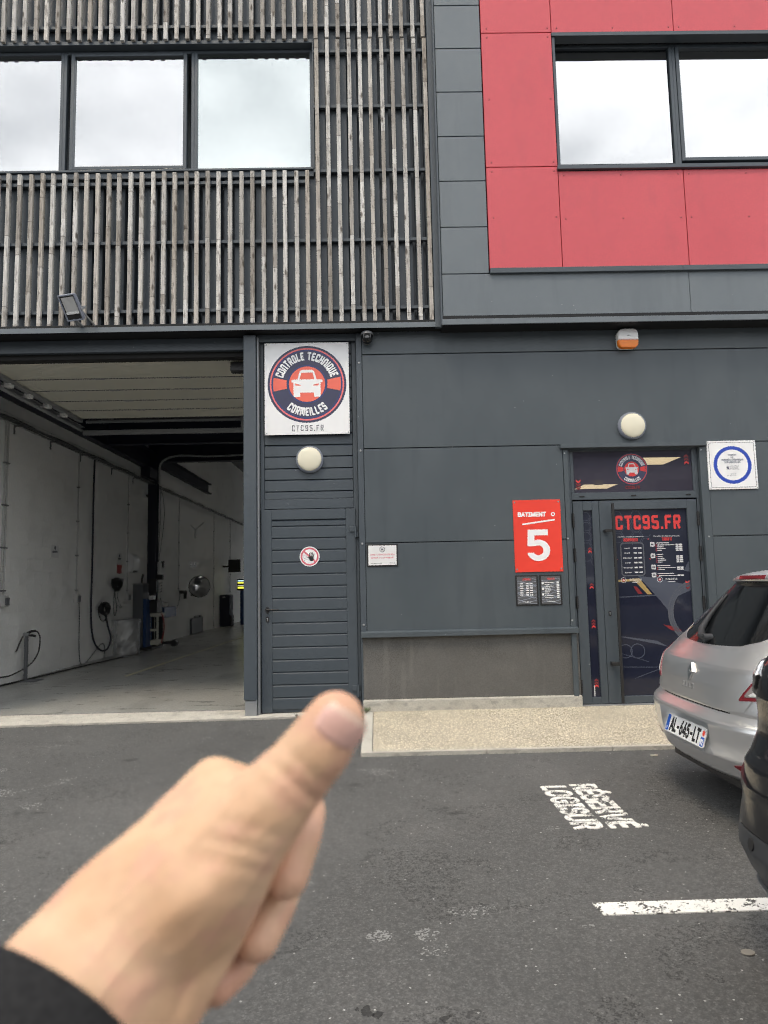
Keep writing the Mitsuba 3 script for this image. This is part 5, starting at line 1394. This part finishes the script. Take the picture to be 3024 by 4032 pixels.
hs = [hull('wt', 'wb', 'wm', 'dor2', 'cmc', 'low3'), hull('wt', 'wb', 'wm', 'arm'), hull('cmc', 'dor2', 'dors', 'tmc', 'low2', 'low3'), hull('dors', 'tmc', 'imcp', 'tmcp', 'low'), hull('tmc', 'tmcp', 'low', 'low2', 'cmc'),
      hull('tmcp', 'tip0'), hull('tip0', 'tip1'), hull('tip1', 'tip2'), hull('dors', 'imcp', 'mmcp', 'rmcp', 'pmcp', 'low', 'wb', 'low3'),
      hull('imcp', 'ipip'), hull('ipip', 'idip'), hull('idip', 'itip'), hull('mmcp', 'mpip'), hull('mpip', 'mdip'), hull('mdip', 'mtip'), hull('rmcp', 'rpip'), hull('rpip', 'rdip'), hull('rdip', 'rtip'), hull('pmcp', 'ppip'), hull('ppip', 'pdip'), hull('pdip', 'ptip')]
hm = m3.Manifold.batch_boolean(hs, m3.OpType.Add).refine_to_length(.0024)
hm = trimesh.Trimesh(*(lambda q: (np.asarray(q.vert_properties)[:, :3], np.asarray(q.tri_verts)))(hm.to_mesh()), process=True)
trimesh.smoothing.filter_taubin(hm, .5, .52, 11)
# skin folds over the thumb's joint, tendon ridges on the back of the hand
v, nrm = hm.vertices.copy(), hm.vertex_normals
pt = lambda k: np.array(J[k][:3])
ax_ = pt('tip2') - pt('tmcp'); ax_ /= np.linalg.norm(ax_)
front = np.clip(-(nrm @ FWD) * 2, 0, 1)
near = np.exp(-(np.linalg.norm(v - pt('tip0'), axis=1) / .016) ** 4)
sd = (v - pt('tip0')) @ ax_
lat = (v - pt('tip0')) @ np.cross(ax_, FWD)
off = np.zeros(len(v))
for s0, dpt in ((.0062, .0014), (.0005, .0018), (-.0060, .0011)):
    off -= dpt * np.exp(-((sd - s0 + 12 * lat ** 2) / .0016) ** 2) * near * front
for s0, dpt in ((.0015, .0012), (-.0045, .0012), (.0075, .0010), (-.0105, .0008)):
    q0 = (v - pt('tmcp')) @ ax_
    l0 = (v - pt('tmcp')) @ np.cross(ax_, FWD)
    off -= dpt * np.exp(-((q0 - s0 + 14 * (l0 + .004) ** 2 + .25 * l0) / .0015) ** 2) * np.exp(-(np.linalg.norm(v - pt('tmcp') + .004 * FWD, axis=1) / .0165) ** 4) * front
hol = .5 * (pt('imcp') + pt('tmcp'))
off -= .0026 * np.exp(-(np.linalg.norm(np.cross(v - hol, FWD), axis=1) / .0075) ** 2) * front
for a, b, h_, wd in (('cmc', 'tmcp', .0034, .0040), ('tmc', 'imcp', .0026, .0032), ('dor2', 'imcp', .0022, .004)):
    A, Bq = pt(a), pt(b)
    tt_ = np.clip((v - A) @ (Bq - A) / ((Bq - A) @ (Bq - A)), 0, 1)
    dd = np.cross(v - (A + tt_[:, None] * (Bq - A)), FWD)
    off += h_ * np.exp(-(np.linalg.norm(dd, axis=1) / wd) ** 2) * front * np.sin(tt_ * math.pi)
off += .0009 * (meshkit.fbm(v * 110, 3, 4) - .5)
hm.vertices = v + nrm * off[:, None]
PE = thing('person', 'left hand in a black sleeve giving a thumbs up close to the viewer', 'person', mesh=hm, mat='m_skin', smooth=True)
# thumb nail: a curved plate on the side of the tip that faces the viewer
tdir = pt('tip2') - pt('tip0'); tdir /= np.linalg.norm(tdir)
face_ = -FWD + np.array([.30, 0, -.10]); face_ -= tdir * (face_ @ tdir); face_ /= np.linalg.norm(face_)
sidev = np.cross(tdir, face_)
N, M = 17, 15
V, F = [], []
for i in range(N):
    for j in range(M):
        a, b = -1 + 2 * i / (N - 1), -1 + 2 * j / (M - 1)
        k = 1 - .20 * b * b
        sn = .0012 + .0060 * a * k
        th = b * .95 * (1 - .10 * max(a, 0) ** 2)
        r = .01165 - max(sn, 0) ** 2 / .030 - .0012 * (max(abs(b) - .8, 0) / .2) ** 2 - .0010 * max(-a - .8, 0) / .2
        V.append(pt('tip2') + tdir * sn + r * (math.sin(th) * sidev + math.cos(th) * face_))
V = np.array(V)


def nail_piece(i0, i1):
    F = []
    for i in range(i0, i1):
        for j in range(M - 1):
            q = [i * M + j, i * M + j + 1, (i + 1) * M + j + 1, (i + 1) * M + j]
            F += [[q[0], q[1], q[2]], [q[0], q[2], q[3]]]
    F = np.array(F)
    return trimesh.Trimesh(np.vstack([V, V - face_ * .0015]), np.vstack([F, F[:, ::-1] + len(V)]), process=False)


part(PE, 'thumbnail', nail_piece(0, N - 4), 'm_nail', smooth=True)
part(PE, 'nail_edge', nail_piece(N - 4, N - 1), 'm_nailedge', smooth=True)
# sleeve: cuff, forearm, elbow, upper arm
sp = smooth_line([(-0.1015, -7.3685, 1.2265), (-0.1150, -7.3900, 1.2070), (-0.1540, -7.4250, 1.1650), (-.235, -7.51, 1.075), (-.30, -7.62, 1.03), (-.33, -7.80, 1.10), (-.33, -7.95, 1.22)], 70)
rs = np.interp(np.linspace(0, 1, 70), [0, .02, .06, .3, .55, .75, 1], [.0285, .0302, .0312, .042, .056, .060, .062]) * (1 + .03 * np.sin(np.arange(70) * 1.3) * (np.arange(70) > 6) + .02 * np.sin(np.arange(70) * .61 + 1))
sl = tube(sp, rs, 40)
part(PE, 'sleeve', sl, 'm_cloth', smooth=50)
cu = tube(sp[:5], [.0292, .0313, .0322, .0322, .0314], 40)
part(PE, 'cuff', cu, 'm_cloth', smooth=50)
